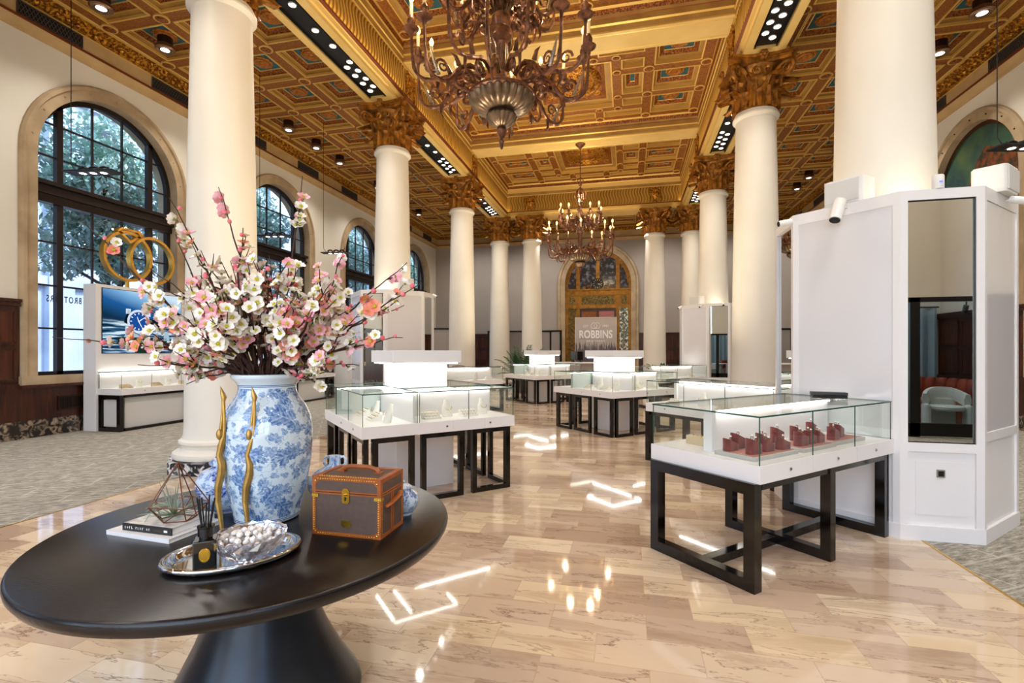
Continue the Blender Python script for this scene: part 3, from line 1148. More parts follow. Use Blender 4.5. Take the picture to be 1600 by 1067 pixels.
# nave coffers
def nave_bay(b, yc):
    z = ZN
    hw = .11
    def X(a0, a1, c0, c1):
        b.bx(CX + a0, CX + a1, yc + c0, yc + c1, z, z + .04, 'rib')
    H = 1.75
    for s in (-1, 1):
        X(s * 3.16 - hw, s * 3.16 + hw, -H - hw, H + hw)
        X(s * 1.885 - hw, s * 1.885 + hw, -H + hw, H - hw)
        X(-3.05, 3.05, min(s * H - hw, s * H + hw), max(s * H - hw, s * H + hw))
        for c in (-.585, .585):
            X(min(s * 1.995, s * 3.05), max(s * 1.995, s * 3.05), c - hw, c + hw)
            X(min(s * 1.25, s * 1.775), max(s * 1.25, s * 1.775), c - hw, c + hw)
        X(s * 1.14 - hw, s * 1.14 + hw, -1.08, 1.08)
        X(-1.775, 1.775, min(s * 1.08, s * 1.3), max(s * 1.08, s * 1.3))
        for q in (-.63, .63):
            X(q - hw, q + hw, min(s * 1.3, s * 1.64), max(s * 1.3, s * 1.64))
    for s in (-1, 1):
        for c0, c1 in ((-1.64, -.695), (-.475, .475), (.695, 1.64)):
            coffer(b, CX + s * 2.5225, yc + (c0 + c1) / 2, 1.055, c1 - c0, z, 'large')
            ROS.append((CX + s * 2.5225, yc + (c0 + c1) / 2, z + .19, 1.25))
        for c0, c1 in ((-1.08, -.695), (-.475, .475), (.695, 1.08)):
            coffer(b, CX + s * 1.5125, yc + (c0 + c1) / 2, .525, c1 - c0, z, 'small')
        for q0, q1 in ((-1.775, -.74), (-.52, .52), (.74, 1.775)):
            coffer(b, CX + (q0 + q1) / 2, yc + s * 1.47, q1 - q0, .34, z, 'flat')
    coffer(b, CX, yc, 2.06, 2.16, z, 'centre')
    # round wreath of the centre panel
    b.lathe([(.3, -.05), (.34, -.09), (.4, -.05), (.44, -.03), (.56, -.02), (.6, -.07), (.66, -.1), (.72, -.07), (.76, 0)], 'leafgold', 40, (CX, yc, z + .2), flute=(36, .02))
    b.lathe([(0, -.14), (.08, -.12), (.14, -.06), (.24, -.05), (.3, 0)], 'rosette', 24, (CX, yc, z + .2), flute=(12, .12))
    for s in (-1, 1):
        for t in (-1, 1):
            b.lathe([(0, -.05), (.07, -.04), (.12, 0)], 'leafgold', 12, (CX + s * .62, yc + t * .66, z + .2), flute=(8, .2))
    for x in (-3.16, -1.885, 1.885, 3.16):
        for c in (-1.75, -.585, .585, 1.75):
            medallion(b, CX + x, yc + c, z, .13)
    for s in (-1, 1):
        for c in (-1.19, -.585, .585, 1.19):
            medallion(b, CX + s * 1.14, yc + c, z, .1)
        for q in (-.63, .63):
            medallion(b, CX + q, yc + s * 1.75, z, .12)
            medallion(b, CX + q, yc + s * 1.19, z, .1)
for k in range(3):
    nave_bay(b, 7.795 + BAY * k)
b.bx(-4.8, 2.0, YF, 5.4 - .5, ZN, ZN + .05, 'tan')
ceil = struct('ceiling', b, recalc=False)
rp = None
rest = MB()
for i, (x, y, z, s) in enumerate(sorted([q for q in ROS if q[1] > 6], key=lambda q: q[1])):
    if i >= 100:
        q = rosette_mesh()
        rest.T = Matrix.Translation((x, y, z)) @ Matrix.Diagonal((s, s, 1, 1))
        rest.add(q.v, q.f, 'rosette', True)
        continue
    if rp is None:
        rp = rosette_mesh().build('rosette', ceil)
        o = rp
    else:
        o = rp.copy()
        COL.objects.link(o)
    o.location = (x, y, z)
    o.scale = (s, s, 1)
tag(rest.build('rosette', ceil), kind='stuff')

# --- beams
def lbeam(b, x, s, y0, y1):
    """longitudinal beam over a column row; s=+1: nave lies towards +x"""
    prof = [(-.66, 7.54, 'tan'), (-.64, 7.5, 'bead'), (-.55, 7.44, 'orn'), (-.46, 7.34, 'tan'), (-.46, 7.12, 'bead'), (-.40, 7.07, 'cream'), (-.40, 6.99, 'cream'), (-.36, 6.95, 'cream'),
            (-.36, 6.88, 'cream'), (-.22, 6.88, 'cream'), (-.22, 6.94, 'black'), (.20, 6.94, 'cream'), (.20, 6.88, 'cream'), (.34, 6.88, 'cream'), (.34, 6.94, 'bead'), (.37, 6.96, 'cream'), (.39, 7.02, 'bead'), (.41, 7.03, 'bronze'),
            (.45, 7.06, 'bronze'), (.45, 7.09, 'bead'), (.43, 7.1, 'tan'), (.40, 7.1, 'fluting'), (.395, 7.70, 'bead'), (.41, 7.70, 'bead'), (.425, 7.73, 'tan'), (.43, 7.83, 'bead'), (.45, 7.85, 'tan'), (.455, 7.97, 'bead'), (.47, 8.0, 'orn'),
            (.49, 8.1, 'bead'), (.50, 8.15, 'bead'), (.52, 8.17, 'tan')]
    b.extrude(prof, (x, y0), (x, y1), (s, 0), 'cream')

def strigil(b, p0, p1, nrm, z0, z1, m='fluting'):
    """S-curved fluting as real relief, groove shade put into the colour"""
    d = Vector((p1[0] - p0[0], p1[1] - p0[1], 0))
    L = d.length
    d.normalize()
    nf = max(1, int(L / .105))
    w = L / nf
    nrm = Vector((nrm[0], nrm[1], 0))
    J = 6
    prof = [-.012, .016, .024, .016]
    vs, fs = [], []
    cols = nf * 4 + 1
    for j in range(J + 1):
        t = j / J
        sh = .04 * sin(2 * pi * t) * (1 if True else 0)
        for i in range(cols):
            p = Vector((p0[0], p0[1], 0)) + d * min(max(i * w / 4 + sh, 0), L) + nrm * prof[i % 4]
            vs.append((p.x, p.y, z0 + (z1 - z0) * t))
    for j in range(J):
        for i in range(cols - 1):
            fs.append((j * cols + i, j * cols + i + 1, (j + 1) * cols + i + 1, (j + 1) * cols + i))
    b.add(vs, [f for k, f in enumerate(fs) if (k % (cols - 1)) % 4 in (1, 2)], m, False)
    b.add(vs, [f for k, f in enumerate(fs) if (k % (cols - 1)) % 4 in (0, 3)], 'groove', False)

def console(b, x, y, nx, ny, m='leafgold'):
    """scrolled urn ornament standing on the frieze at each column"""
    T = Matrix.Translation((x, y, 0)) @ Matrix.Rotation(atan2(ny, nx), 4, 'Z')
    b.T = T
    b.lathe([(.07, 7.11), (.1, 7.13), (.05, 7.2), (.06, 7.24), (.15, 7.34), (.17, 7.44), (.13, 7.5), (.16, 7.54), (.16, 7.58), (.1, 7.62), (0, 7.68)], m, 14, (0, 0, 0), sx=.5)
    for s in (-1, 1):
        sp = []
        for k in range(16):
            th = k / 15 * 3 * pi
            rr = .085 * (1 - k / 19)
            sp.append((.05, s * (.15 + rr * sin(th)), 7.57 + rr * cos(th)))
        b.tube(sp, .02, m, 6)
        b.tube([(.05, s * .2, 7.5), (.04, s * .19, 7.35), (.04, s * .2, 7.2), (.04, s * .18, 7.12)], [.018, .02, .022, .018], m, 6)
    b.T = None

for idx, (x, s) in enumerate(((LX, 1), (RX, -1))):
    b = MB()
    lbeam(b, x, s, YF, CY[3] + .36)
    for k in range(-1, 3):
        y0, y1 = CY[0] + BAY * k, CY[0] + BAY * (k + 1)
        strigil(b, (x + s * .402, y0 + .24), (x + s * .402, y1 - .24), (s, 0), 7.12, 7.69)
        console(b, x + s * .40, y0, s, 0)
        # soffit between the capitals: solid ends of the recessed trough
        b.bx(x - .23, x + .23, y0 - .64, y0 + .64, 6.885, 6.94, 'cream')
    b.bx(x - .23, x + .23, CY[3] - .64, CY[3] + .36, 6.885, 6.94, 'cream')
    b.bx(x - .66, x + .52, YF, CY[3] + .36, 8.17, 8.3, 'tan')
    struct('trim_%d' % (idx + 3), b, recalc=False)

b = MB()
for yc in CY[:3] + [CY[0] - BAY]:
    for s in (-1, 1):
        prof = [(0, 7.75, 'cream'), (.24, 7.75, 'bead'), (.25, 7.742, 'bead'), (.265, 7.75, 'cream'), (.34, 7.75, 'bead'), (.34, 7.78, 'tan'), (.36, 7.87, 'bead'), (.40, 7.89, 'tan'), (.41, 7.99, 'bronze'), (.425, 8.0, 'tan'),
                (.44, 8.05, 'orn'), (.49, 8.12, 'bead'), (.53, 8.15, 'bead'), (.55, 8.17, 'bead')]
        b.extrude(prof, (LX + .40, yc), (RX - .40, yc), (0, s), 'cream')
struct('trim_5', b, recalc=False)
# far transverse beam with its own frieze
b = MB()
yb = CY[3]
prof = [(-.66, 7.54, 'tan'), (-.64, 7.5, 'bead'), (-.46, 7.34, 'tan'), (-.46, 7.12, 'bead'), (-.36, 6.95, 'cream'), (-.36, 6.88, 'cream'), (.34, 6.88, 'cream'), (.34, 6.95, 'bead'), (.39, 7.02, 'bead'),
        (.45, 7.06, 'bronze'), (.45, 7.09, 'bead'), (.40, 7.1, 'fluting'), (.395, 7.7, 'bead'), (.425, 7.73, 'tan'), (.43, 7.83, 'bead'), (.455, 7.97, 'bead'), (.47, 8.0, 'orn'), (.49, 8.1, 'bead'), (.52, 8.17, 'tan')]
b.extrude(prof, (LX + .34, yb), (RX - .34, yb), (0, -1), 'cream')
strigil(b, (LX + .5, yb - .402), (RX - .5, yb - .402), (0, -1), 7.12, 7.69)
for x in (-3.8, 1.03):
    console(b, x, yb - .42, 0, -1)
struct('trim_6', b, recalc=False)

# --- cornice round the walls
def cornice(b, p0, p1, out):
    prof = [(0, 6.92, 'fascia'), (.04, 6.93, 'fascia'), (.06, 6.98, 'fascia'), (.12, 7.03, 'fascia'), (.15, 7.06, 'bronze'), (.165, 7.065, 'bronze'), (.17, 7.1, 'bead'), (.15, 7.11, 'fascia'), (.11, 7.12, 'fascia'), (.11, 7.38, 'bead'), (.14, 7.39, 'leafgold'),
            (.2, 7.4, 'leafgold'), (.36, 7.47, 'leafgold'), (.44, 7.49, 'bead'), (.5, 7.49, 'bead'), (.53, 7.5, 'rib'), (.66, 7.52, 'rib')]
    b.extrude(prof, p0, p1, out, 'fascia')
    L = hypot(p1[0] - p0[0], p1[1] - p0[1])
    d = ((p1[0] - p0[0]) / L, (p1[1] - p0[1]) / L)
    # carved scrolls of the gilded band
    n = int(L / .16)
    for k in range(n):
        s = (k + .5) * L / n
        for e, z, r in ((.25, 7.42, .055), (.37, 7.465, .04)):
            b.sphere((p0[0] + d[0] * (s + (.05 if e > .3 else 0)) + out[0] * e, p0[1] + d[1] * (s + (.05 if e > .3 else 0)) + out[1] * e, z), r, 'leafgold', 6, 4)
b = MB()
cornice(b, (XL, 3), (XL, YB), (1, 0))
struct('trim_7', b, recalc=False)
b = MB()
cornice(b, (XR, 3), (XR, YB), (-1, 0))
struct('trim_8', b, recalc=False)
b = MB()
cornice(b, (XL + .1, YB), (XR - .1, YB), (0, -1))
struct('trim_9', b, recalc=False)
b = MB()
b.bx(XL, -9.3, YF, 3, 6.92, ZR + .1, 'fascia')
b.bx(6.5, XR, YF, 3, 6.92, ZR + .1, 'fascia')
struct('trim_10', b)

# lattice ventilation grilles in the cornice
gp = None
ords = ['first', 'second', 'third', 'fourth', 'fifth', 'sixth', 'seventh', 'eighth']
for sx, x, side in ((1, XL + .11, 'left'), (-1, XR - .11, 'right')):
    for k in range(8):
        y = 6.595 + BAY / 2 * k
        lab = '%s black lattice air grille along the %s wall cornice' % (ords[k], side)
        if gp is None:
            gp = thing('air_grille', lab, 'air vent', (x, y, 7.25), 0, 'lattice air grilles in the cornice')
            b = MB()
            b.bx(-.002, .006, -.51, .51, -.115, .115, 'black')
            b.build('backing', gp)
            b = MB()
            for z in (-.115, .105):
                b.bx(.006, .022, -.51, .51, z, z + .01, 'grille')
            for yy in (-.51, .5):
                b.bx(.006, .022, yy, yy + .01, -.115, .115, 'grille')
            for i in range(17):
                yy = -.48 + .06 * i
                for s in (-1, 1):
                    b.tube([(.012, max(-.5, min(.5, yy - s * .057)), -.105), (.016, yy, 0), (.012, max(-.5, min(.5, yy + s * .057)), .105)], .006, 'grille', 4)
            b.build('lattice', gp)
        else:
            dup(gp, (x, y, 7.25), 0 if sx > 0 else pi, lab)

# recessed downlight troughs under the beams
def trough(loc, rz, L, label, lights):
    g = thing('downlight_trough', label, 'ceiling light', loc, rz, 'recessed black downlight troughs')
    b = MB()
    b.bx(-.17, .17, -L / 2, L / 2, 6.932, 6.939, 'black')
    for s in (-1, 1):
        b.bx(s * .175 - .005, s * .175 + .005, -L / 2, L / 2, 6.885, 6.939, 'black')
    b.build('housing', g)
    for (x, y) in lights:
        b = MB()
        b.lathe([(.058, 6.925), (.064, 6.921), (.062, 6.905), (.052, 6.905), (.05, 6.92)], 'white', 18, (x, y, 0))
        rg = b.build('downlight', g)
        b = MB()
        b.lathe([(.0, 6.914), (.05, 6.914)], 'disc', 16, (x, y, 0))
        b.build('lens', rg, recalc=False)
    return g
pat = [(.06, -1.085), (.03, -.456), (.07, -.01)] + [((.1, -.05)[q], .49 + .29 * k + .15 * q) for k in range(4) for q in (0, 1)]
names = {('l', 0): 'long black downlight trough above the blossoms, left beam nearest the near column',
         ('l', 1): 'black downlight trough on the left beam between the second and third columns',
         ('l', 2): 'shortest looking black downlight trough at the far end of the left beam',
         ('r', 0): 'black downlight trough on the right beam near the thick near column',
         ('r', 1): 'black downlight trough half hidden behind the right column with a white collar',
         ('r', 2): 'black downlight trough at the far end of the right beam'}
for sd, x in (('l', LX - .01), ('r', RX + .01)):
    for k in range(3):
        trough((x, 7.795 + BAY * k, 0), 0, 3.5, names[(sd, k)], pat if sd == 'l' else [(-p, q) for p, q in pat])
trough((CX, CY[3], 0), pi / 2, 3.4, 'black downlight trough under the far cross beam behind the far chandelier', [(0, -1.2), (.03, -.4), (0, .5), (0, 1.2)])

# cylinder downlights hanging in the outer coffers
cp = None
for sd, x in (('left', -8.7825), ('right', 6.0075)):
    for k in range(12):
        y = 6.597 + P * k
        if (sd == 'left' and k in (3, 7, 9)) or (sd == 'right' and k < 3) or (sd == 'right' and k in (5, 9)):
            continue
        lab = 'round bronze ceiling spotlight in coffer row %s of the %s aisle' % (['one', 'two', 'three', 'four', 'five', 'six', 'seven', 'eight', 'nine', 'ten', 'eleven', 'twelve'][k], sd)
        if cp is None:
            cp = thing('ceiling_spotlight', lab, 'ceiling light', (x, y, 7.42), 0, 'cylinder spotlights in the outer coffers')
            b = MB()
            b.lathe([(.13, .0), (.13, .33)], 'sconce', 28)
            b.build('housing', cp)
            b = MB()
            b.lathe([(.1, -.06), (.15, -.075), (.175, -.05), (.165, -.01), (.135, .02), (.13, .04)], 'lampmetal', 28, caps=False)
            b.lathe([(.0, -.02), (.1, -.02), (.1, -.06)], 'sconce', 28, caps=False)
            b.build('reflector', cp)
            b = MB()
            b.lathe([(.0, -.062), (.08, -.062)], 'softdisc', 20)
            b.build('lens', cp, recalc=False)
        else:
            dup(cp, (x, y, 7.42), 0, lab)

# ------------------------------------------------------------------ mirrored kiosks round the columns
def kiosk(label, x, y, detail=True):
    g = thing('mirrored_kiosk', label, 'kiosk', (x, y, 0), 0, 'octagonal white kiosks round the columns')
    H = 2.77
    a, q = .284, .88
    V = [(-a, -q), (a, -q), (q, -a), (q, a), (a, q), (-a, q), (-q, a), (-q, -a)]
    shell, base = MB(), MB()
    for i in range(8):
        p0, p1 = Vector(V[i] + (0,)), Vector(V[(i + 1) % 8] + (0,))
        d = (p1 - p0)
        L = d.length
        d.normalize()
        nrm = Vector((d.y, -d.x, 0))
        T = Matrix.Translation(p0) @ Matrix(((d.x, nrm.x, 0, 0), (d.y, nrm.y, 0, 0), (0, 0, 1, 0), (0, 0, 0, 1)))
        mirr = i % 2 == 0
        lo, hi = (.77, 2.69) if mirr else (.86, 2.67)
        e = .055 if mirr else .05
        b = shell
        b.T = T
        b.bx(0, e, -.05, 0, .1, H, 'white')
        b.bx(L - e, L, -.05, 0, .1, H, 'white')
        b.bx(e, L - e, -.05, 0, hi, H, 'white')
        b.bx(e, L - e, -.05, 0, lo - .07, lo, 'white')
        b.bx(e, L - e, -.05, -.022 if mirr else -.014, .1, lo - .07, 'white')
        if mirr:
            b.bx(e + .06, L - e - .06, -.022, -.016, .2, lo - .15, 'white')
        b.T = None
        base.T = T
        base.bx(-.004, L + .004, -.05, .008, 0, .115, 'white')
        base.T = None
        pn = MB()
        pn.T = T
        if mirr:
            pn.bx(e, L - e, -.04, -.022, lo, hi, 'mirror')
            pn.build('mirror', g)
            fr = MB()
            fr.T = T
            for (u0, u1, z0, z1) in ((e, e + .006, lo, hi), (L - e - .006, L - e, lo, hi), (e, L - e, lo, lo + .006), (e, L - e, hi - .006, hi)):
                fr.bx(u0, u1, -.022, -.012, z0, z1, 'black' if i == 0 else 'white')
            fr.build('mirror_trim', g)
        else:
            pn.bx(e, L - e, -.045, -.008, lo, hi, 'whitegloss')
            pn.build('panel', g)
        if detail and i == 0:
            b2 = MB()
            b2.T = T
            b2.bx(L / 2 - .028, L / 2 + .028, -.016, -.008, .5, .56, 'steel')
            b2.bx(L / 2 - .018, L / 2 + .018, -.012, -.005, .51, .55, 'black')
            b2.build('floor_outlet', g)
    shell.build('frame', g)
    base.build('plinth', g)
    return g

kiosk('near right white kiosk wrapping the thick column, with a tall mirror facing the room', RX + .015, 5.4)
kiosk('far left white kiosk round a column, behind the glowing near island', LX, 10.19, False)
kiosk('small distant white kiosk at right round a column beside the palm', RX, 14.98, False)

def speaker(loc, rz, label, s=1.0):
    g = thing('wall_speaker', label, 'speaker', loc, rz, 'white speakers on top of the kiosks')
    b = MB()
    b.prism([(-.15 * s, .07 * s), (-.135 * s, -.085 * s), (-.11 * s, -.1 * s), (.11 * s, -.1 * s), (.135 * s, -.085 * s), (.15 * s, .07 * s), (.1 * s, .1 * s), (-.1 * s, .1 * s)], 0, .19 * s, 'plastic')
    b.build('cabinet', g, bevel=.012)
    b = MB()
    b.bx(-.115 * s, .115 * s, -.108 * s, -.098 * s, .015 * s, .175 * s, 'plasticgrey')
    b.build('grille', g, bevel=.004)
    return g
def camera_tube(loc, rz, label, tilt=-30, s=.6):
    g = thing('security_camera', label, 'camera', loc, rz, 'white tube cameras clipped to the kiosk rims')
    b = MB()
    b.lathe([(.0, -.02), (.035, -.02), (.035, 0), (.0, 0)], 'plastic', 14)
    b.bx(-.012, .012, -.05, .0, -.012, .012, 'plastic')
    b.build('bracket', g)
    b = MB()
    d = Vector((0, cos(radians(tilt)) * -1, sin(radians(tilt))))
    p = Vector((0, -.075, -.02))
    b.cyl(p - d * .07, p + d * .13, .05, 'plastic', 18)
    b.build('body', g)
    b = MB()
    b.cyl(p + d * .1305, p + d * .133, .042, 'black', 16)
    b.build('lens', g)
    g.scale = (s, s, s)
    return g
kx, ky = RX + .015, 5.4
rim = 2.772
speaker((kx - .50, ky - .50, rim), radians(-45), 'white box speaker on the near kiosk rim above the plain white panel', 1.15)
speaker((kx + .56, ky - .52, rim), radians(45), 'white angled speaker on the near kiosk rim at the far right', 1.15)
camera_tube((kx - .582, ky - .595, 2.745), radians(-45), 'white tube camera hanging below the speaker on the near kiosk', -62, 1.0)
camera_tube((kx - .885, ky - .27, 2.72), radians(-80), 'white tube camera at the left corner of the near kiosk', -10)
camera_tube((kx + .64, ky - .56, 2.73), radians(45), 'white tube camera at the right edge of the near kiosk', -20)
g = thing('motion_sensor', 'small white cylinder sensor with a blue light on the near kiosk rim', 'sensor', (kx - .01, ky - .85, rim))
b = MB()
b.lathe([(.038, 0), (.04, .01), (.04, .1), (.036, .11), (.0, .112)], 'plastic', 20)
b.build('body', g)
b = MB()
b.box((0, -.041, .05), (.02, .004, .012), emis('blue_led', '5a6cff', 2.5))
b.build('indicator', g)
speaker((LX + .55, 10.19 - .55, rim), radians(45), 'white box speaker on the far left kiosk rim', 1.3)
speaker((RX - .5, 14.98 - .5, rim), radians(-45), 'white box speaker on the small distant right kiosk', 1.2)
camera_tube((LX + .88, 10.19 + .2, 2.75), radians(80), 'white tube camera at the right corner of the far left kiosk')
camera_tube((RX - .88, 14.98 - .26, 2.74), radians(-60), 'white tube camera at the left corner of the small distant kiosk')
camera_tube((RX - .4, 14.98 - .79, 2.72), radians(-45), 'left one of two white tube cameras on the distant kiosk panel')
camera_tube((RX + .1, 14.98 - .89, 2.75), 0, 'white tube camera above the distant kiosk mirror')

# ------------------------------------------------------------------ glass display cases
ZD0, ZD1, ZG = .675, .787, 1.092

def loopframe(b, p, q, z0, z1, t=.062):
    """rectangular leg loop standing between ground points p and q"""
    p, q = Vector((p[0], p[1], 0)), Vector((q[0], q[1], 0))
    d = (q - p)
    L = d.length
    rz = atan2(d.y, d.x)
    for s in (t / 2, L - t / 2):
        c = p + d.normalized() * s
        b.box((c.x, c.y, (z0 + z1) / 2), (t, t, z1 - z0), 'ebony', rz)
    c = (p + q) / 2
    for z in (z0 + t / 2, z1 - t / 2):
        b.box((c.x, c.y, z), (L - 2 * t, t, t), 'ebony', rz)

def glassbox(g, L, D, x0=0, y0=0, doors=(), edges=True):
    """glass hood: local x along the length, y across; front is y0"""
    t = .008
    b = MB()
    i = .012
    xa, xb, ya, yb = x0 + i, x0 + L - i, y0 + i, y0 + D - i
    z0, z1 = ZD1, ZG - t
    for (a0, a1, b0, b1) in ((xa, xb, ya, ya + t), (xa, xb, yb - t, yb), (xa, xa + t, ya + t, yb - t), (xb - t, xb, ya + t, yb - t)):
        b.bx(a0, a1, b0, b1, z0, z1, 'glass')
    b.build('glass_side', g)
    b = MB()
    b.bx(xa - .004, xb + .004, ya - .004, yb + .004, z1, ZG, 'glass')
    b.build('glass_top', g)
    b = MB()
    e = .0025
    xa2, xb2, ya2, yb2 = xa - .006, xb + .006, ya - .006, yb + .006
    for (a0, a1, b0, b1) in ((xa2, xb2, ya2, ya2 + e), (xa2, xb2, yb2 - e, yb2), (xa2, xa2 + e, ya2, yb2), (xb2 - e, xb2, ya2, yb2)):
        b.bx(a0, a1, b0, b1, z1 - .001, ZG + .001, 'glassedge')
    for (cx, cyy) in ((xa, ya), (xb, ya), (xa, yb), (xb, yb)):
        b.bx(cx - e, cx + e, cyy - e, cyy + e, z0, z1, 'glassedge')
    for u in doors:
        b.bx(u - .003, u + .003, ya - .003, ya + .002, z0, z1, 'glassedge')
    b.build('glass_edge', g)

def ledlight(g, x0, x1, y, z, pw):
    b = MB()
    b.bx(x0, x1, y - .008, y + .008, z - .012, z, 'led')
    return b.build('light_strip', g)

def deck(g, L, D, locks):
    b = MB()
    b.bx(0, L, 0, D, ZD0, ZD1, 'white')
    for k in range(1, 3):
        b.bx(L * k / 3 - .0015, L * k / 3 + .0015, -.0008, .001, ZD0 + .005, ZD1 - .005, 'plasticgrey')
    b.build('deck', g, bevel=.004)
    for u in locks:
        b = MB()
        b.cyl((u, .004, .733), (u, -.006, .733), .011, 'steel', 14)
        b.cyl((u, -.006, .733), (u, -.0065, .733), .006, 'black', 10)
        b.build('lock', g)

def peninsula(label, x, y, rz, group='glass cases butting against the kiosks', both=True):
    """1.84 x .88 case whose far short end butts against a kiosk panel; origin at the outer front corner"""
    L, D = 1.81, .88
    g = thing('display_case', label, 'display case', (x, y, 0), rz, group)
    deck(g, L, D, (.33, .93, 1.5))
    glassbox(g, L - .02, D, 0, 0, (.62, 1.2))
    b = MB()
    b.bx(.16, L - .06, .47, .49, ZD1, ZG - .03, 'white')
    b.bx(.12, .16, .43, .5, ZD1, ZG - .02, 'white')
    b.build('back_panel', g)
    ledlight(g, .2, L - .08, .45, ZG - .022, 8)
    if both:
        ledlight(g, .2, L - .08, .51, ZG - .022, 8)
    b = MB()
    loopframe(b, (.01, .02), (.01, D - .02), 0, ZD0, .075)
    b.build('leg_frame', g)
    b = MB()
    loopframe(b, (L / 2, .02), (L / 2, D - .02), 0, ZD0, .07)
    b.build('leg_frame', g)
    b = MB()
    loopframe(b, (L - .05, .03), (L - .05, D - .02), 0, ZD0, .07)
    b.build('leg_frame', g)
    b = MB()
    b.bx(.07, L - .08, D / 2 - .035, D / 2 + .035, .002, .062, 'ebony')
    b.bx(.07, L - .08, .03, .09, ZD0 - .05, ZD0 - .005, 'ebony')
    b.bx(.07, L - .08, D - .09, D - .03, ZD0 - .05, ZD0 - .005, 'ebony')
    b.build('stretcher', g)
    return g

A = peninsula('near right glass display case on black legs holding burgundy ring stands', .793, 3.279, radians(44.4), both=False)
# corner order for the case behind: its outer front corner faces the nave
B_ = peninsula('glass display case on black legs just behind the near right case', .24 + .005, 6.955, radians(-45))
F_ = peninsula('glass display case reaching right from the far left kiosk', LX + .284 + 1.28, 10.19 + .88 + 1.28, radians(-135))
K_ = peninsula('glass display case in front of the small distant right kiosk', RX - .284 - 1.28, 14.98 - .88 - 1.28, radians(45))

def local(g, x, y, z=0):
    v = Matrix.Translation(g.location) @ Matrix.Rotation(g.rotation_euler[2], 4, 'Z') @ Vector((x, y, z))
    return tuple(v)

# ------------------------------------------------------------------ pinwheel islands
def island(x, y, name, labels):
    """central lit pillar with an overhanging head and four cases round it"""
    g = thing('light_pillar', name, 'display pillar', (x, y, 0), radians(45), 'white pillars with glowing heads in the island cases')
    b = MB()
    b.bx(-.33, .33, -.33, .33, 0, ZD0, 'white')
    b.bx(-.275, .275, -.275, .275, ZD0, 1.345, 'white')
    b.build('pillar', g, bevel=.003)
    b = MB()
    b.bx(-.395, .395, -.395, .395, 1.365, 1.5, 'white')
    b.build('head', g, bevel=.004)
    b = MB()
    for (a0, a1, b0, b1) in ((-.36, .36, -.37, -.35), (-.36, .36, .35, .37), (-.37, -.35, -.35, .35), (.35, .37, -.35, .35)):
        b.bx(a0, a1, b0, b1, 1.352, 1.363, 'led')
    b.build('light_strip', g)
    b = MB()
    b.bx(-.27, .27, -.27, .27, 1.345, 1.365, 'white')
    b.build('neck', g)
    L, D, h = 1.105, .555, .83
    out = []
    for k in range(4):
        rz = radians(-45) + k * pi / 2
        c = Vector((x, y, 0)) + Matrix.Rotation(rz, 3, 'Z') @ Vector((h - L, -h, 0))
        cg = thing('display_case', labels[k], 'display case', c, rz, 'glass cases set pinwheel fashion round the pillars')
        deck(cg, L, D, (.3, .8))
        glassbox(cg, L, D, 0, 0, (.55,))
        b = MB()
        b.bx(.03, L - .03, D - .05, D - .03, ZD1, ZG - .04, 'white')
        b.build('back_panel', cg)
        ledlight(cg, .04, L - .04, D - .065, ZG - .02, 5)
        for (p, q) in (((.04, .05), (.5, .05)), ((L - .5, .05), (L - .04, .05)), ((L - .03, .1), (L - .03, D - .04))):
            b = MB()
            loopframe(b, p, q, 0, ZD0, .05)
            b.build('leg_frame', cg)
        out.append(cg)
    return g, out

I1 = island(-2.38, 5.262, 'near white light pillar with broad glowing head, left of centre',
            ['left front glass case of the near island', 'right front glass case of the near island',
             'right rear glass case of the near island', 'left rear glass case of the near island'])
I2 = island(-.25, 9.71, 'middle white light pillar with broad head in the centre island',
            ['left front glass case of the middle island', 'right front glass case of the middle island',
             'right rear glass case of the middle island', 'left rear glass case of the middle island'])
I3 = island(-2.5, 14.6, 'far white light pillar with small looking head, near the potted palm',
            ['left front glass case of the far island', 'right front glass case of the far island',
             'right rear glass case of the far island', 'left rear glass case of the far island'])

# ------------------------------------------------------------------ merchandise in the cases
GRING = 'burgundy ring stands in the near right case'
def ring_stand(loc, rz, h, lab, pair, long=1.0):
    g = thing('ring_stand', lab, 'ring stand', loc, rz, GRING)
    b = MB()
    r, L = .03, .05 * long
    h += .006
    n = 10
    bot, top = [], []
    prof = [(L / 2, -r), (-L / 2, -r)] + [(-L / 2 - r * sin(pi * k / n), -r * cos(pi * k / n)) for k in range(1, n)] + [(-L / 2, r), (L / 2, r)] + [(L / 2 + r * sin(pi * k / n), r * cos(pi * k / n)) for k in range(1, n)]
    for (px, py) in prof:
        bot.append((px, py, 0))
        top.append((px, py, h - px * .42))
    N = len(prof)
    b.add(bot + top, [tuple(reversed(range(N))), tuple(range(N, 2 * N))] + [(i, (i + 1) % N, N + (i + 1) % N, N + i) for i in range(N)], 'burgundy')
    b.build('cushion', g)
    for k in range(pair):
        b = MB()
        cx = (k - (pair - 1) / 2) * .036
        z = h - cx * .42 + .016
        b.tube([(cx + .012 * cos(a), 0, z + .012 * sin(a)) for a in [2 * pi * i / 12 for i in range(12)]], .0028, 'brass' if k % 2 else 'silver', 5, True)
        b.sphere((cx, 0, z + .017), .007, 'pw', 7, 4)
        b.build('ring', g)
    return g
trays = [((.34, .24), (.5, .3), 'grey tray at the near end of the burgundy ring display'), ((.86, .23), (.44, .3), 'grey tray in the middle of the burgundy ring display'),
         ((1.34, .25), (.46, .3), 'grey tray at the kiosk end of the burgundy ring display')]
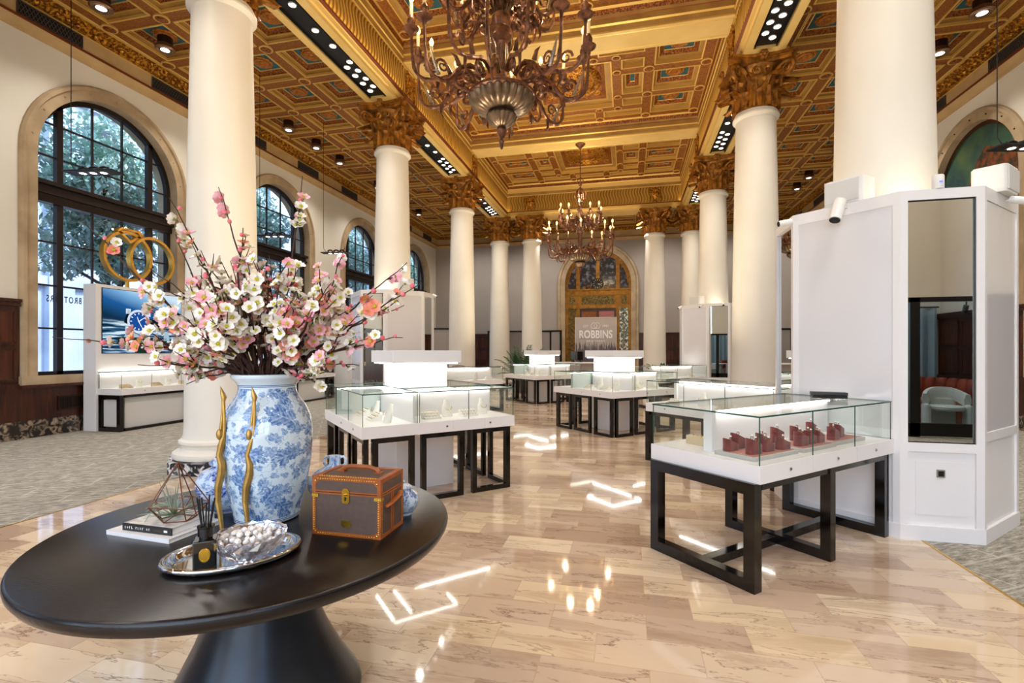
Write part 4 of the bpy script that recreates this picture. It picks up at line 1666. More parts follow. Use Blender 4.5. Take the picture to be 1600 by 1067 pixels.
for (c, s, lab) in trays:
    g = thing('display_tray', lab, 'tray', local(A, c[0], c[1], ZD1), A.rotation_euler[2], 'grey display trays in the near right case')
    b = MB()
    b.bx(-s[0] / 2, s[0] / 2, -s[1] / 2, s[1] / 2, 0, .026, 'tray')
    b.build('slab', g, bevel=.003)
    b = MB()
    b.bx(-s[0] / 2 + .02, s[0] / 2 - .02, -s[1] / 2 + .02, s[1] / 2 - .09, .026, .029, 'cardrose')
    b.build('card', g)
zt = ZD1 + .0295
posn = ['nearest the camera corner', 'second', 'third', 'fourth', 'fifth', 'sixth', 'seventh', 'eighth', 'ninth', 'tenth', 'eleventh', 'twelfth', 'thirteenth', 'fourteenth', 'last, nearest the kiosk']
pl = [(.17, .32, .055), (.28, .34, .08), (.20, .17, .075), (.36, .18, .06), (.45, .26, .075), (.52, .16, .055), (.74, .33, .085), (.75, .16, .075), (.88, .17, .07), (.95, .3, .08), (1.0, .17, .065), (1.2, .32, .09), (1.22, .17, .07), (1.36, .2, .075), (1.46, .27, .065)]
for i, (px, py, h) in enumerate(pl):
    ring_stand(local(A, px, py, zt), A.rotation_euler[2] + radians(R.uniform(-8, 8)), h, 'burgundy ring stand, %s along the tray row in the near right case' % posn[i], R.choice((1, 2, 2)), 1.3)
g = thing('watch_box', 'long flat charcoal box lying on top of the near right glass case', 'box', local(A, 1.62, .40, ZG + .001), radians(-8))
b = MB()
b.bx(-.13, .13, -.045, .045, 0, .026, 'blackgloss')
b.build('base', g, bevel=.003)
b = MB()
b.bx(-.132, .132, -.047, .047, .028, .052, 'spine')
b.build('lid', g, bevel=.003)

# white linen busts, blocks and ramps
def bust(loc, rz, lab, grp, s=1.0):
    g = thing('necklace_bust', lab, 'display stand', loc, rz, grp)
    b = MB()
    prof = []
    for z, w, d in ((0, .055, .04), (.05, .06, .035), (.1, .05, .025), (.13, .03, .02), (.17, .022, .018)):
        prof.append((z * s, w * s, d * s))
    vs, N = [], 14
    for z, w, d in prof:
        for k in range(N):
            a = 2 * pi * k / N
            vs.append((w * cos(a), d * sin(a) + z * .25, z))
    fs = [(i * N + k, i * N + (k + 1) % N, (i + 1) * N + (k + 1) % N, (i + 1) * N + k) for i in range(len(prof) - 1) for k in range(N)] + [tuple(range(4 * N, 5 * N)), tuple(reversed(range(N)))]
    b.add(vs, fs, 'linen', True)
    b.build('bust', g)
    b = MB()
    b.tube([(.038 * s * cos(a), -.035 * s + .02 * s * (1 + sin(a)), .105 * s + .035 * s * sin(a)) for a in [pi + pi * k / 10 for k in range(11)]], .0022, 'brass', 5)
    b.build('necklace', g)
    return g
def ramp_stand(loc, rz, lab, grp, m='linen'):
    g = thing('jewelry_ramp', lab, 'display stand', loc, rz, grp)
    b = MB()
    for k in range(3):
        b.bx(-.09, .09, -.06 + .04 * k, -.02 + .04 * k, 0, .02 + .022 * k, m)
    b.build('steps', g)
    for k in range(3):
        b = MB()
        for j in range(5):
            b.sphere((-.07 + .035 * j, -.04 + .04 * k, .026 + .022 * k), .006, 'brass' if (j + k) % 2 else 'silver', 6, 4)
        b.build('earrings', g)
    return g
def fill(case, L, y, grp, where, n, m='linen'):
    for i in range(n):
        u = .12 + (L - .24) * (i + .5) / n
        place = ['first', 'second', 'third', 'fourth', 'fifth', 'sixth'][i]
        loc = local(case, u, y + (.05 if i % 2 else -.02), ZD1 + .0005)
        if i % 2:
            bust(loc, case.rotation_euler[2], '%s from left in the %s, a white bust' % (place, where), grp, R.uniform(.95, 1.25))
        else:
            ramp_stand(loc, case.rotation_euler[2], '%s from left in the %s, a stepped ramp' % (place, where), grp, m)
for nm, isl in (('near', I1), ('middle', I2), ('far', I3)):
    for k, sd in ((1, 'right front'), (0, 'left front')):
        fill(isl[1][k], 1.105, .26, 'white stands in the %s island' % nm, '%s case of the %s island' % (sd, nm), 4)
fill(B_, 1.78, .22, 'white stands in the case behind the near right case', 'case behind the near right case', 4)
fill(F_, 1.78, .68, 'white stands in the far left kiosk case', 'far left kiosk case', 4)
fill(K_, 1.78, .22, 'white stands in the distant right kiosk case', 'distant right kiosk case', 3)
ramp_stand(local(A, .3, .66, ZD1), A.rotation_euler[2] + pi / 2, 'small beige stepped stand at the back of the near right case', 'stands at the back of the near right case', 'beige')

# ------------------------------------------------------------------ wall display with screen under the golden rings
def wall_unit(x, y, label_w, label_c, screen, rzn=0):
    g = thing('display_wall', label_w, 'display wall', (x, y, 0), rzn)
    b = MB()
    b.bx(-.16, .14, -.93, .93, 0, 2.74, 'white')
    b.build('panel', g, bevel=.004)
    if screen:
        b = MB()
        b.bx(.14, .152, -.83, .85, 1.44, 2.68, 'black')
        b.build('bezel', g)
        b = MB()
        b.quad((.1535, -.82, 1.45), (.1535, .84, 1.45), (.1535, .84, 2.67), (.1535, -.82, 2.67), screen)
        sc = b.build('screen', g, recalc=False)
        m_s, m_d, m_n = emis('screen_silver', 'cfdcec', 1.0), emis('screen_deep_blue', '1c4f9c', .9), emis('screen_navy', '101c30', .6)
        m_g, m_w = emis('screen_green_block', '24382c', .7), emis('screen_white', 'f4f8ff', 1.3)
        m_p = emis('screen_pale_block', 'a9c3d6', .9)
        def disc(cy_, cz, r, m, xx, n=28, r0=0):
            cy_ -= .12
            b = MB()
            o_ = [(xx, cy_ + r * cos(2 * pi * k / n), cz + r * sin(2 * pi * k / n)) for k in range(n)]
            if r0:
                i_ = [(xx, cy_ + r0 * cos(2 * pi * k / n), cz + r0 * sin(2 * pi * k / n)) for k in range(n)]
                b.add(o_ + i_, [(k, (k + 1) % n, n + (k + 1) % n, n + k) for k in range(n)], m)
            else:
                b.add(o_, [tuple(range(n))], m)
            return b
        b = MB()
        b.quad((.1545, -.54, 1.62), (.1545, .5, 1.62), (.1545, .5, 1.76), (.1545, -.54, 1.76), m_g)
        b.quad((.1545, -.2, 1.455), (.1545, .3, 1.455), (.1545, .3, 1.62), (.1545, -.2, 1.62), m_g)
        b.quad((.1545, -.42, 1.76), (.1545, -.05, 1.76), (.1545, -.1, 1.96), (.1545, -.32, 1.96), m_p)
        b.quad((.1545, .42, 1.7), (.1545, .56, 1.7), (.1545, .54, 1.9), (.1545, .44, 1.9), m_p)
        b.build('picture_block', sc, recalc=False)
        b = MB()
        b.add([(.155, .1, 1.94), (.155, .42, 1.9), (.155, .45, 2.02), (.155, .4, 2.1), (.155, .1, 2.14)], [(0, 1, 2, 3, 4)], m_n)
        b.add([(.155, -.42, 2.05), (.155, -.32, 2.0), (.155, -.24, 2.25), (.155, -.34, 2.3)], [(0, 1, 2, 3)], m_n)
        for (yy, zz) in ((-.33, 2.27), (.08, 2.24), (.11, 1.9), (-.34, 1.92)):
            b.add([(.155, yy - .05, zz - .05), (.155, yy + .05, zz - .05), (.155, yy + .05, zz + .05), (.155, yy - .05, zz + .05)], [(0, 1, 2, 3)], m_s)
        b.build('picture_strap', sc, recalc=False)
        disc(0, 2.08, .235, m_s, .1555, r0=.19).build('picture_watch_case', sc, recalc=False)
        disc(0, 2.08, .2, m_d, .1553).build('picture_watch_dial', sc, recalc=False)
        b = MB()
        for k in range(12):
            a = k * pi / 6
            c, s_ = cos(a), sin(a)
            b.add([(.156, r * c - w * s_ - .12, 2.08 + r * s_ + w * c) for r, w in ((.14, -.008), (.175, -.008), (.175, .008), (.14, .008))], [(0, 1, 2, 3)], m_w)
        for a, L in ((radians(110), .1), (radians(35), .15), (radians(-60), .14)):
            c, s_ = cos(a), sin(a)
            b.add([(.1562, r * c - w * s_ - .12, 2.08 + r * s_ + w * c) for r, w in ((0, -.008), (L, -.004), (L, .004), (0, .008))], [(0, 1, 2, 3)], m_w)
        b.build('picture_watch_hands', sc, recalc=False)
        text('FREDERIQUE CONSTANT', .066, m_w, sc, (.1555, .03, 1.675), (radians(90), 0, radians(90)), .0005, 'lettering', .002)
        text('GENEVE', .05, m_w, sc, (.1555, .03, 1.61), (radians(90), 0, radians(90)), .0005, 'lettering', .002)
    # wall case in front
    L, D = 1.84, .56
    cg = thing('display_case', label_c, 'display case', (x + .141 + D, y - .9, 0), radians(90), 'glass cases along the left wall')
    deck(cg, L, D - .002, (.45, 1.3))
    glassbox(cg, L, D - .002, 0, 0, (.6, 1.25))
    b = MB()
    b.bx(.02, L - .02, D - .03, D - .016, ZD1, ZG - .03, 'white')
    b.build('back_panel', cg)
    ledlight(cg, .03, L - .03, D - .05, ZG - .02, 8)
    b = MB()
    loopframe(b, (.03, .03), (.03, D - .03), 0, ZD0, .075)
    b.build('leg_frame', cg)
    b = MB()
    loopframe(b, (L - .4, .04), (L - .06, .04), 0, ZD0, .07)
    b.build('leg_frame', cg)
    b = MB()
    b.bx(.14, L - .42, .1, D - .06, .03, ZD0 - .001, 'plasticgrey')
    b.bx(.02, .045, .12, D - .12, .09, ZD0 - .09, 'plasticgrey')
    b.build('cabinet', cg)
    b = MB()
    b.bx(.1, L - .1, .035, .095, .002, .055, 'ebony')
    b.bx(.1, L - .1, .035, .095, ZD0 - .05, ZD0 - .004, 'ebony')
    b.build('stretcher', cg)
    return g, cg

# picture on the screen: blue haze over rippled water
scr = bpy.data.materials.new('watch_advert_screen')
scr.use_nodes = True
n, l = nodes(scr)
n.remove(n['Principled BSDF'])
tc = n.new('ShaderNodeTexCoord')
sx = n.new('ShaderNodeSeparateXYZ')
l.new(tc.outputs['Object'], sx.inputs[0])
mp = n.new('ShaderNodeMapping')
mp.inputs['Scale'].default_value = (1, 1.1, 15)
l.new(tc.outputs['Object'], mp.inputs[0])
nz = n.new('ShaderNodeTexNoise')
nz.inputs['Scale'].default_value = 1.3
nz.inputs['Detail'].default_value = 3
nz.inputs['Distortion'].default_value = .6
l.new(mp.outputs[0], nz.inputs['Vector'])
rip = ramp(n, l, nz.outputs['Fac'], [(.36, '0f2740'), (.5, '3d6c94'), (.6, 'd7ecf6')])
n2 = n.new('ShaderNodeTexNoise')
n2.inputs['Scale'].default_value = .9
l.new(tc.outputs['Object'], n2.inputs['Vector'])
tv = mth(n, l, 'ADD', mth(n, l, 'MULTIPLY', mth(n, l, 'SUBTRACT', sx.outputs[2], 2.1), 1.3), mth(n, l, 'MULTIPLY', mth(n, l, 'ADD', sx.outputs[1], n2.outputs['Fac']), .35))
air = ramp(n, l, tv, [(0, '123049'), (.4, '1f5c9a'), (.75, '7fb4de'), (1, 'cfe4f4')])
mk = mth(n, l, 'MULTIPLY', mth(n, l, 'SUBTRACT', 2.12, sx.outputs[2]), 9)
mk.node.use_clamp = True
col = node_mix(n, l, air, rip, mk)
e = n.new('ShaderNodeEmission')
e.inputs[1].default_value = .95
l.new(col, e.inputs[0])
l.new(e.outputs[0], n['Material Output'].inputs[0])

W1 = wall_unit(-9.72, 8.03, 'white freestanding display wall with a blue watch advert screen under the golden rings', 'glass wall case on dark legs below the watch advert screen', scr)
W2 = wall_unit(-9.74, 13.0, 'white freestanding display wall by the second window, behind the vase', 'glass wall case seen just right of the vase neck', None)
fill(W1[1], 1.8, .25, 'stands in the wall case under the screen', 'wall case under the watch advert', 5, 'beige')
fill(W2[1], 1.8, .25, 'stands in the wall case right of the vase', 'wall case right of the vase', 5, 'beige')

g = thing('display_wall', 'end of a plain white display wall seen left of the far left kiosk', 'display wall', (-9.27, 15.5, 0))
b = MB()
b.bx(-.25, .25, -.9, .9, .1, 2.6, 'white')
b.build('panel', g, bevel=.004)
b = MB()
b.bx(-.23, .23, -.88, .88, 0, .1, 'plasticgrey')
b.build('plinth', g)

# pair of golden rings standing on the display wall
g = thing('ring_sculpture', 'pair of large interlocked golden rings with a diamond outline standing on the display wall', 'sculpture', (-9.72, 8.0, 2.741))
def bigring(cyy, cz, r, x):
    b = MB()
    N = 56
    hw = .055
    vs = []
    for k in range(N):
        a = 2 * pi * k / N
        for (rr, xx) in ((r, -hw), (r, hw), (r - .055, hw), (r - .055, -hw)):
            vs.append((x + xx, cyy + rr * cos(a), cz + rr * sin(a)))
    fs = []
    for k in range(N):
        k2 = (k + 1) % N
        for j in range(4):
            j2 = (j + 1) % 4
            fs.append((k * 4 + j, k * 4 + j2, k2 * 4 + j2, k2 * 4 + j))
    b.add(vs, fs, 'ringgold', False)
    return b
bigring(-.2, .63, .5, .0).build('ring', g, bevel=.004)
bigring(.29, .62, .495, .03).build('ring', g, bevel=.004)
b = MB()
pts = [(-.19, 1.28), (.19, 1.28), (.27, 1.2), (0, .99), (-.27, 1.2)]
pin = [(-.15, 1.24), (.15, 1.24), (.19, 1.195), (0, 1.05), (-.19, 1.195)]
for i in range(5):
    j = (i + 1) % 5
    for (p, q, r_, s_) in ((pts[i], pts[j], pin[j], pin[i]),):
        for xx in (-.055, .055):
            b.quad((xx, p[0] - .17, p[1] - .1), (xx, q[0] - .17, q[1] - .1), (xx, r_[0] - .17, r_[1] - .1), (xx, s_[0] - .17, s_[1] - .1), 'ringgold')
        for (u, v) in ((p, q), (s_, r_)):
            b.quad((-.055, u[0] - .17, u[1] - .1), (.055, u[0] - .17, u[1] - .1), (.055, v[0] - .17, v[1] - .1), (-.055, v[0] - .17, v[1] - .1), 'ringgold')
b.build('diamond', g)
b = MB()
b.bx(-.03, .03, -.22, -.18, 0, .14, 'ringgold')
b.bx(-.03, .03, .27, .31, 0, .135, 'ringgold')
b.build('post', g)

# ------------------------------------------------------------------ round table in front
TX, TY, TZ = -1.53, 1.822, .76
g = thing('round_table', 'round espresso wood pedestal table in the foreground carrying the big vase', 'table', (TX, TY, 0))
b = MB()
b.lathe([(.0, .685), (.70, .685), (.745, .692), (.775, .708), (.787, .728), (.79, .744), (.786, .755), (.778, .76), (.0, .76)], 'tablewood', 128)
b.build('tabletop', g, sharp=50)
b = MB()
b.lathe([(.40, .0), (.405, .012), (.40, .03), (.33, .14), (.26, .28), (.205, .42), (.18, .54), (.185, .62), (.21, .684)], 'pedestal', 72)
b.build('pedestal', g, sharp=50)

# vase
VX, VY = -1.561, 1.885
g = thing('vase', 'tall blue and white leaf pattern porcelain vase holding the blossom branches', 'vase', (VX, VY, TZ + .001), radians(-50))
b = MB()
b.lathe([(.0, .0), (.128, .0), (.134, .006), (.134, .02), (.139, .05), (.153, .1), (.168, .17), (.180, .25), (.186, .33), (.187, .38), (.184, .42), (.174, .46), (.157, .495), (.137, .525), (.122, .55), (.117, .57),
         (.119, .588), (.13, .605), (.143, .617), (.147, .625), (.146, .634), (.139, .637), (.128, .63), (.114, .6), (.108, .57), (.115, .54), (.15, .49), (.172, .42), (.174, .3), (.15, .12), (.12, .02), (.0, .02)], 'vase', 72)
b.build('body', g, sharp=60)

# blossom branches
def blossom_mesh(kind):
    b = MB()
    pm_ = {'w': 'pw', 'p': 'pp', 'c': 'pc'}[kind]
    for k in range(5):
        a = k * 2 * pi / 5
        vs = []
        NI, NJ = 4, 4
        for i in range(NI + 1):
            t = i / NI
            rr = .004 + .029 * t
            zz = .004 + .014 * t ** 1.6 - (.004 * (t > .9))
            ww = .017 * sin(pi * (.12 + .75 * t)) + .001
            for j in range(NJ + 1):
                s = j / NJ * 2 - 1
                vs.append((rr * cos(a) - s * ww * sin(a), rr * sin(a) + s * ww * cos(a), zz + .006 * s * s + .002 * sin(k * 2.3 + t * 3)))
        fs = [(i * (NJ + 1) + j, i * (NJ + 1) + j + 1, (i + 1) * (NJ + 1) + j + 1, (i + 1) * (NJ + 1) + j) for i in range(NI) for j in range(NJ)]
        b.add(vs, fs, pm_, True)
    b.lathe([(.0, .003), (.008, .006), (.009, .011), (.0, .014)], 'py', 10)
    for k in range(9):
        a = k * 2 * pi / 9
        b.tube([(.003 * cos(a), .003 * sin(a), .008), (.009 * cos(a), .009 * sin(a), .02)], .0012, 'py', 4)
    b.lathe([(.0, -.006), (.006, -.003), (.008, .003), (.004, .004)], 'sepal', 8)
    me = b.build('blossom', recalc=False)
    d = me.data
    bpy.data.objects.remove(me)
    return d
def bud_mesh():
    b = MB()
    b.sphere((0, 0, .009), .0105, 'bud', 9, 6, 1.15)
    b.lathe([(.0, -.004), (.006, -.002), (.009, .004), (.008, .006)], 'sepal', 8)
    me = b.build('bud')
    d = me.data
    bpy.data.objects.remove(me)
    return d
BM = {k: blossom_mesh(k) for k in 'wpc'}
BUD = bud_mesh()

MOUTH = Vector((VX, VY, TZ + .60))
cf = Vector((-sin(radians(13.2)), cos(radians(13.2)), 0))    # the way the photographer looked
cr = Vector((cos(radians(13.2)), sin(radians(13.2)), 0))

RB = random.Random(11)
def branch(tip, label, nb, nbud, sag=0.0, thick=.009, start=.35, wig=.05, group='flowering branches in the tall vase', twigs=4, kinds='wwwwwwwwpppc'):
    """tip: metres right / up / away from the vase mouth"""
    T = MOUTH + cr * tip[0] + Vector((0, 0, 1)) * tip[1] + cf * tip[2]
    hd = Vector((T.x - MOUTH.x, T.y - MOUTH.y, 0))
    hl = hd.length
    hd = hd / hl if hl > 1e-4 else Vector((1, 0, 0))
    foot = MOUTH - hd * RB.uniform(.01, .05) + Vector((RB.uniform(-.03, .03), RB.uniform(-.03, .03), -.42))
    lip = MOUTH + hd * min(.085, .02 + hl * .16) + Vector((0, 0, .02))
    N = 16
    pts = [foot]
    ctrl = lip + Vector((0, 0, max(.05, tip[1] * .35 + .06))) + hd * hl * .22
    w1 = Vector((RB.uniform(-1, 1), RB.uniform(-1, 1), RB.uniform(-.6, .6))) * wig
    w2 = Vector((RB.uniform(-1, 1), RB.uniform(-1, 1), RB.uniform(-.6, .6))) * wig * .5
    for i in range(N + 1):
        t = i / N
        p = lip * (1 - t) ** 2 + ctrl * (2 * t * (1 - t)) + T * t * t
        p = p + w1 * sin(pi * t) + w2 * sin(2.6 * pi * t) * t + Vector((RB.uniform(-1, 1), RB.uniform(-1, 1), RB.uniform(-1, 1))) * .006 * (0 if i in (0, N) else 1)
        p.z -= sag * t * t
        pts.append(p)
    g = thing('blossom_branch', label, 'branch', lip, 0, group)
    o = Vector(g.location)
    b = MB()
    b.tube([p - o for p in pts], [thick] + [thick * (1 - .82 * (i / N) ** .8) for i in range(N + 1)], 'bark', 6)
    ends = []
    spots = []
    for k in range(twigs):
        t = RB.uniform(start, .92)
        i = 1 + int(t * N)
        p = pts[i]
        d = (pts[min(i + 1, N + 1)] - pts[i - 1]).normalized()
        rv = Vector((RB.uniform(-1, 1), RB.uniform(-1, 1), RB.uniform(-.4, 1))).normalized()
        L = RB.uniform(.07, .17) * (1.15 - t * .5)
        q1 = p + (d * .6 + rv * .6) * L * .55
        q2 = q1 + (d * .75 + rv * .45 + Vector((0, 0, .25))) * L * .5
        b.tube([p - o, q1 - o, q2 - o], [.0036, .0028, .0014], 'bark', 5)
        spots += [(q1, rv), (q2, rv), ((p + q1) / 2, rv)]
    b.build('twig', g, recalc=False)
    main = [(pts[1 + int(RB.uniform(start, 1) * N)], None) for _ in range(40)]
    RB.shuffle(spots)
    allsp = spots + main
    def place(me, nm, p, s, rv):
        nrm = (rv if rv else Vector((RB.uniform(-1, 1), RB.uniform(-1, 1), RB.uniform(-.3, 1)))).normalized()
        # blossoms look out of the bouquet
        outv = (p - MOUTH)
        outv.z *= .5
        nrm = (nrm * .9 + outv.normalized() * .5 - cf * .45).normalized()
        q = nrm.to_track_quat('Z', 'Y')
        f = bpy.data.objects.new(nm, me)
        COL.objects.link(f)
        f.parent = g
        f.location = p - o + nrm * .006
        f.rotation_mode = 'QUATERNION'
        from mathutils import Quaternion
        f.rotation_quaternion = q @ Quaternion((0, 0, 1), RB.uniform(0, 6.28))
        f.scale = (s, s, s)
    for k in range(nb):
        p, rv = allsp[k % len(allsp)]
        if k >= len(spots):
            p = main[k % 40][0]
        place(BM[RB.choice(kinds)], 'blossom', p + Vector((RB.uniform(-.008, .008), RB.uniform(-.008, .008), RB.uniform(-.008, .008))), RB.uniform(.64, .92), rv)
    for k in range(nbud):
        i = int(N * RB.uniform(.55, 1)) + 1
        place(BUD, 'bud', pts[i], RB.uniform(.7, 1.1), None)
    return g

PX = 2.2 / 768
long_ = [((105, 517, -.05), 'branch reaching furthest left across the screen, tipped with one bud', 7, 2, .0),
         ((152, 522, .1), 'low branch ending in pale flowers in front of the watch advert', 7, 1, .0),
         ((122, 332, .0), 'thin branch rising to the upper left in front of the first window', 6, 3, -.0),
         ((178, 468, .15), 'branch with coral flowers in front of the golden rings lower edge', 8, 2, 0),
         ((250, 345, .1), 'thin bare tipped branch pointing at the window transom left of the column', 4, 3, 0),
         ((290, 306, -.1), 'upright left branch with white flowers crossing the near column edge', 9, 3, 0),
         ((345, 280, .0), 'tall branch with crooked bare tip in front of the near column', 8, 4, 0),
         ((462, 262, .05), 'tallest right branch with large white flowers before the second window', 10, 3, 0),
         ((395, 352, -.1), 'short upright middle branch with pink buds', 7, 4, 0),
         ((528, 372, .1), 'right upward branch crossing the third window', 6, 3, 0),
         ((640, 395, .0), 'long right branch bending up towards the second column', 7, 3, 0),
         ((668, 440, -.1), 'long right branch reaching furthest right above the island head', 7, 3, 0),
         ((610, 458, .2), 'right branch with a forked bare tip beside the far left kiosk', 6, 2, 0),
         ((640, 518, .0), 'low right branch with small pink buds above the island head', 6, 4, .0),
         ((548, 552, .1), 'low short right branch with a coral flower over the island case', 6, 3, .03),
         ((535, 578, -.1), 'lowest right branch with one pink bud just above the vase rim', 4, 2, .03),
         ((305, 578, -.05), 'lowest left branch with a bare tip just above the vase rim', 6, 2, .03),
         ((285, 555, .1), 'low left branch with white flowers by the near column', 9, 1, .02)]
for (u, v, dp), lab, nb, nbd, sag in long_:
    branch(((u - 420) * PX, (585 - v) * PX, dp), lab, nb + 4, nbd + 1, sag)
# the dense middle of the bouquet
n_mid = 56
for k in range(n_mid):
    a = -pi * .93 + 1.86 * pi * (k + .5) / n_mid + RB.uniform(-.1, .1)
    e = RB.uniform(.12, 1.3)
    rad = RB.uniform(.30, .50) + .16 * max(0, sin(e)) * RB.random()
    u = rad * cos(e) * sin(a) * 1.08
    dp = -rad * cos(e) * cos(a) * .9
    w = rad * sin(e) * 1.05 + .02
    branch((u, w, dp), 'short branch in the dense middle of the bouquet in the tall vase', 14, 2, 0, .008, .3, .04, 'short branches packed in the middle of the bouquet', 6)

# gold bird-like sticks
def stick(loc, label, flip, lean):
    g = thing('twisted_gold_figure', label, 'figurine', loc, 0, 'slender golden stick figures before the vase')
    b = MB()
    k = 1 if not flip else -1
    def q(x, z, d=0):
        v = cr * (x * k + lean * z) + cf * d
        return (v.x, v.y, z)
    b.tube([q(0, 0), q(-.006, .06), q(-.015, .12), q(-.012, .18), q(.002, .235), q(.004, .27), q(-.006, .31), q(.004, .35), q(.012, .38)], [.008, .0095, .012, .0145, .016, .015, .012, .0135, .01], 'gold', 10)
    b.build('body', g)
    b = MB()
    b.tube([q(.012, .37), q(.017, .42), q(.018, .48), q(.016, .535)], [.009, .0065, .0055, .0065], 'gold', 8)
    b.build('arm', g)
    b = MB()
    b.tube([q(.006, .37), q(.004, .42), q(.010, .48), q(.014, .535)], [.009, .006, .0052, .006], 'gold', 8)
    b.sphere(q(.001, .395, -.006), .013, 'gold', 8, 6, 1.8)
    b.build('arm', g)
    b = MB()
    b.tube([q(.017, .53), q(.018, .545), q(.012, .565), q(.004, .592)], [.006, .011, .008, .001], 'gold', 8)
    b.build('hands', g)
    return g
stick((-1.513, 1.715, TZ + .0), 'slender golden figure with raised arms standing right in front of the vase', False, .016)
stick((-1.627, 1.700, TZ + .0), 'slender golden figure with raised arms standing at the left edge of the vase', False, -.018)

# travel case
TK = (-1.0905, 1.74)
ang = atan2(1.749 - 1.75, -.939 + 1.238)
g = thing('vanity_trunk', 'brown coated canvas trunk case with tan leather edges and brass lock on the table', 'trunk case', (-1.238 + .15, 1.752, TZ), ang)
Wd, Dp, Ht, LH = .30, .19, .232, .062
x0, x1, y0, y1 = -Wd / 2, Wd / 2, 0, Dp
b = MB()
b.bx(x0, x1, y0, y1, .0, Ht - LH, 'canvas')
b.build('body', g, bevel=.004)
b = MB()
b.bx(x0 - .001, x1 + .001, y0 - .001, y1 + .001, Ht - LH + .003, Ht, 'canvas')
b.build('lid', g, bevel=.005)
b = MB()
t, e = .014, .002
for (z0, z1) in ((0, t), (Ht - LH - .006, Ht - LH), (Ht - LH + .003, Ht - LH + .009), (Ht - t, Ht)):
    b.bx(x0 - e, x1 + e, y0 - e, y0, z0, z1, 'leather')
    b.bx(x0 - e, x1 + e, y1, y1 + e, z0, z1, 'leather')
    b.bx(x0 - e, x0, y0, y1, z0, z1, 'leather')
    b.bx(x1, x1 + e, y0, y1, z0, z1, 'leather')
for xa in (x0 - e, x1 - t):
    for yy in (y0 - e - .0003, y1 + .0003):
        b.bx(xa, xa + t + e, yy, yy + e, 0, Ht, 'leather')
for xa in (x0 - e - .0003, x1 + .0003):
    for yy in (y0, y1 - t):
        b.bx(xa, xa + e, yy, yy + t, 0, Ht, 'leather')
for (a0, a1, b0, b1) in ((x0 - e, x1 + e, y0 - e, y0 + .022), (x0 - e, x1 + e, y1 - .022, y1 + e), (x0 - e, x0 + .022, y0 + .022, y1 - .022), (x1 - .022, x1 + e, y0 + .022, y1 - .022)):
    b.bx(a0, a1, b0, b1, Ht - .0005, Ht + .002, 'leather')
# rounded corner patches
for xx, s in ((x0, 1), (x1, -1)):
    for zz, sz in ((0, 1), (Ht, -1), ):
        b.add([(xx, y0 - e - .001, zz), (xx + s * .032, y0 - e - .001, zz), (xx + s * .026, y0 - e - .001, zz + sz * .018), (xx + s * .018, y0 - e - .001, zz + sz * .026), (xx, y0 - e - .001, zz + sz * .032)], [(0, 1, 2, 3, 4)], 'leather')
b.bx(x1 + .0003, x1 + e + .0004, Dp / 2 - .012, Dp / 2 - .004, t, Ht - LH - .006, 'leather')
b.bx(x1 + .0003, x1 + e + .0004, Dp / 2 + .004, Dp / 2 + .012, t, Ht - LH - .006, 'leather')
b.build('leather_trim', g)
b = MB()
for k in range(24):
    xx = x0 + .026 + (Wd - .052) * k / 23
    for zz in (t / 2, Ht - t / 2):
        b.sphere((xx, y0 - e, zz), .003, 'brass', 6, 4)
    b.sphere((xx, y0 + .01, Ht + .002), .003, 'brass', 6, 4)
for k in range(16):
    zz = .02 + (Ht - LH - .035) * k / 15
    for xx in (x0 + t / 2, x1 - t / 2):
        b.sphere((xx, y0 - e, zz), .003, 'brass', 6, 4)
    for yy in (y0 + t / 2, y1 - t / 2):
        b.sphere((x1 + e, yy, zz), .003, 'brass', 6, 4)
for xx in (x0 + .014, x1 - .014):
    for zz in (.014, Ht - .016):
        b.sphere((xx, y0 - e - .001, zz), .0042, 'brass', 7, 4)
tag(b.build('stud_border', g), 'rows of brass nail heads')
zz = Ht - LH
b = MB()
poly = [(-.016, -.03), (-.01, -.038), (.01, -.038), (.016, -.03), (.016, .012), (.008, .022), (-.008, .022), (-.016, .012)]
b.add([(p[0], y0 - .006, zz + p[1]) for p in poly] + [(p[0], y0, zz + p[1]) for p in poly], [tuple(range(8))] + [(i, (i + 1) % 8, 8 + (i + 1) % 8, 8 + i) for i in range(8)], 'brass')
b.lathe([(.0, -.003), (.007, -.003), (.008, 0)], 'brass', 12, (0, y0 - .006, zz))
b.bx(-.003, .003, y0 - .0075, y0 - .006, zz - .026, zz - .012, 'black')
b.build('lock', g)
b = MB()
poly = [(-.021, .012), (.021, .012), (.021, -.006), (.010, -.014), (-.010, -.014), (-.021, -.006)]
b.add([(p[0] - .0, y0 - .003, .05 + p[1]) for p in poly] + [(p[0], y0, .05 + p[1]) for p in poly], [tuple(range(6))] + [(i, (i + 1) % 6, 6 + (i + 1) % 6, 6 + i) for i in range(6)], 'brass')
b.build('name_plate', g)
for xx, s in ((x0, 1), (x1, -1)):
    b = MB()
    b.bx(min(xx - s * .003, xx + s * .026), max(xx - s * .003, xx + s * .026), y0 - .004, y0, zz - .02, zz - .007, 'brass')
    b.bx(min(xx - s * .0035, xx), max(xx - s * .0035, xx), y0 - .003, y0 + .02, zz - .02, zz - .007, 'brass')
    b.build('corner_clasp', g)
b = MB()
b.tube([(x1 + .002, y0 + .035, .118), (x1 + .012, y0 + .06, .126), (x1 + .015, Dp / 2, .133), (x1 + .012, y1 - .05, .14), (x1 + .002, y1 - .03, .147)], [.012, .0125, .0125, .0125, .012], 'leather', 8, flat=.35)
b.build('side_handle', g)
b = MB()
yh = Dp * .55
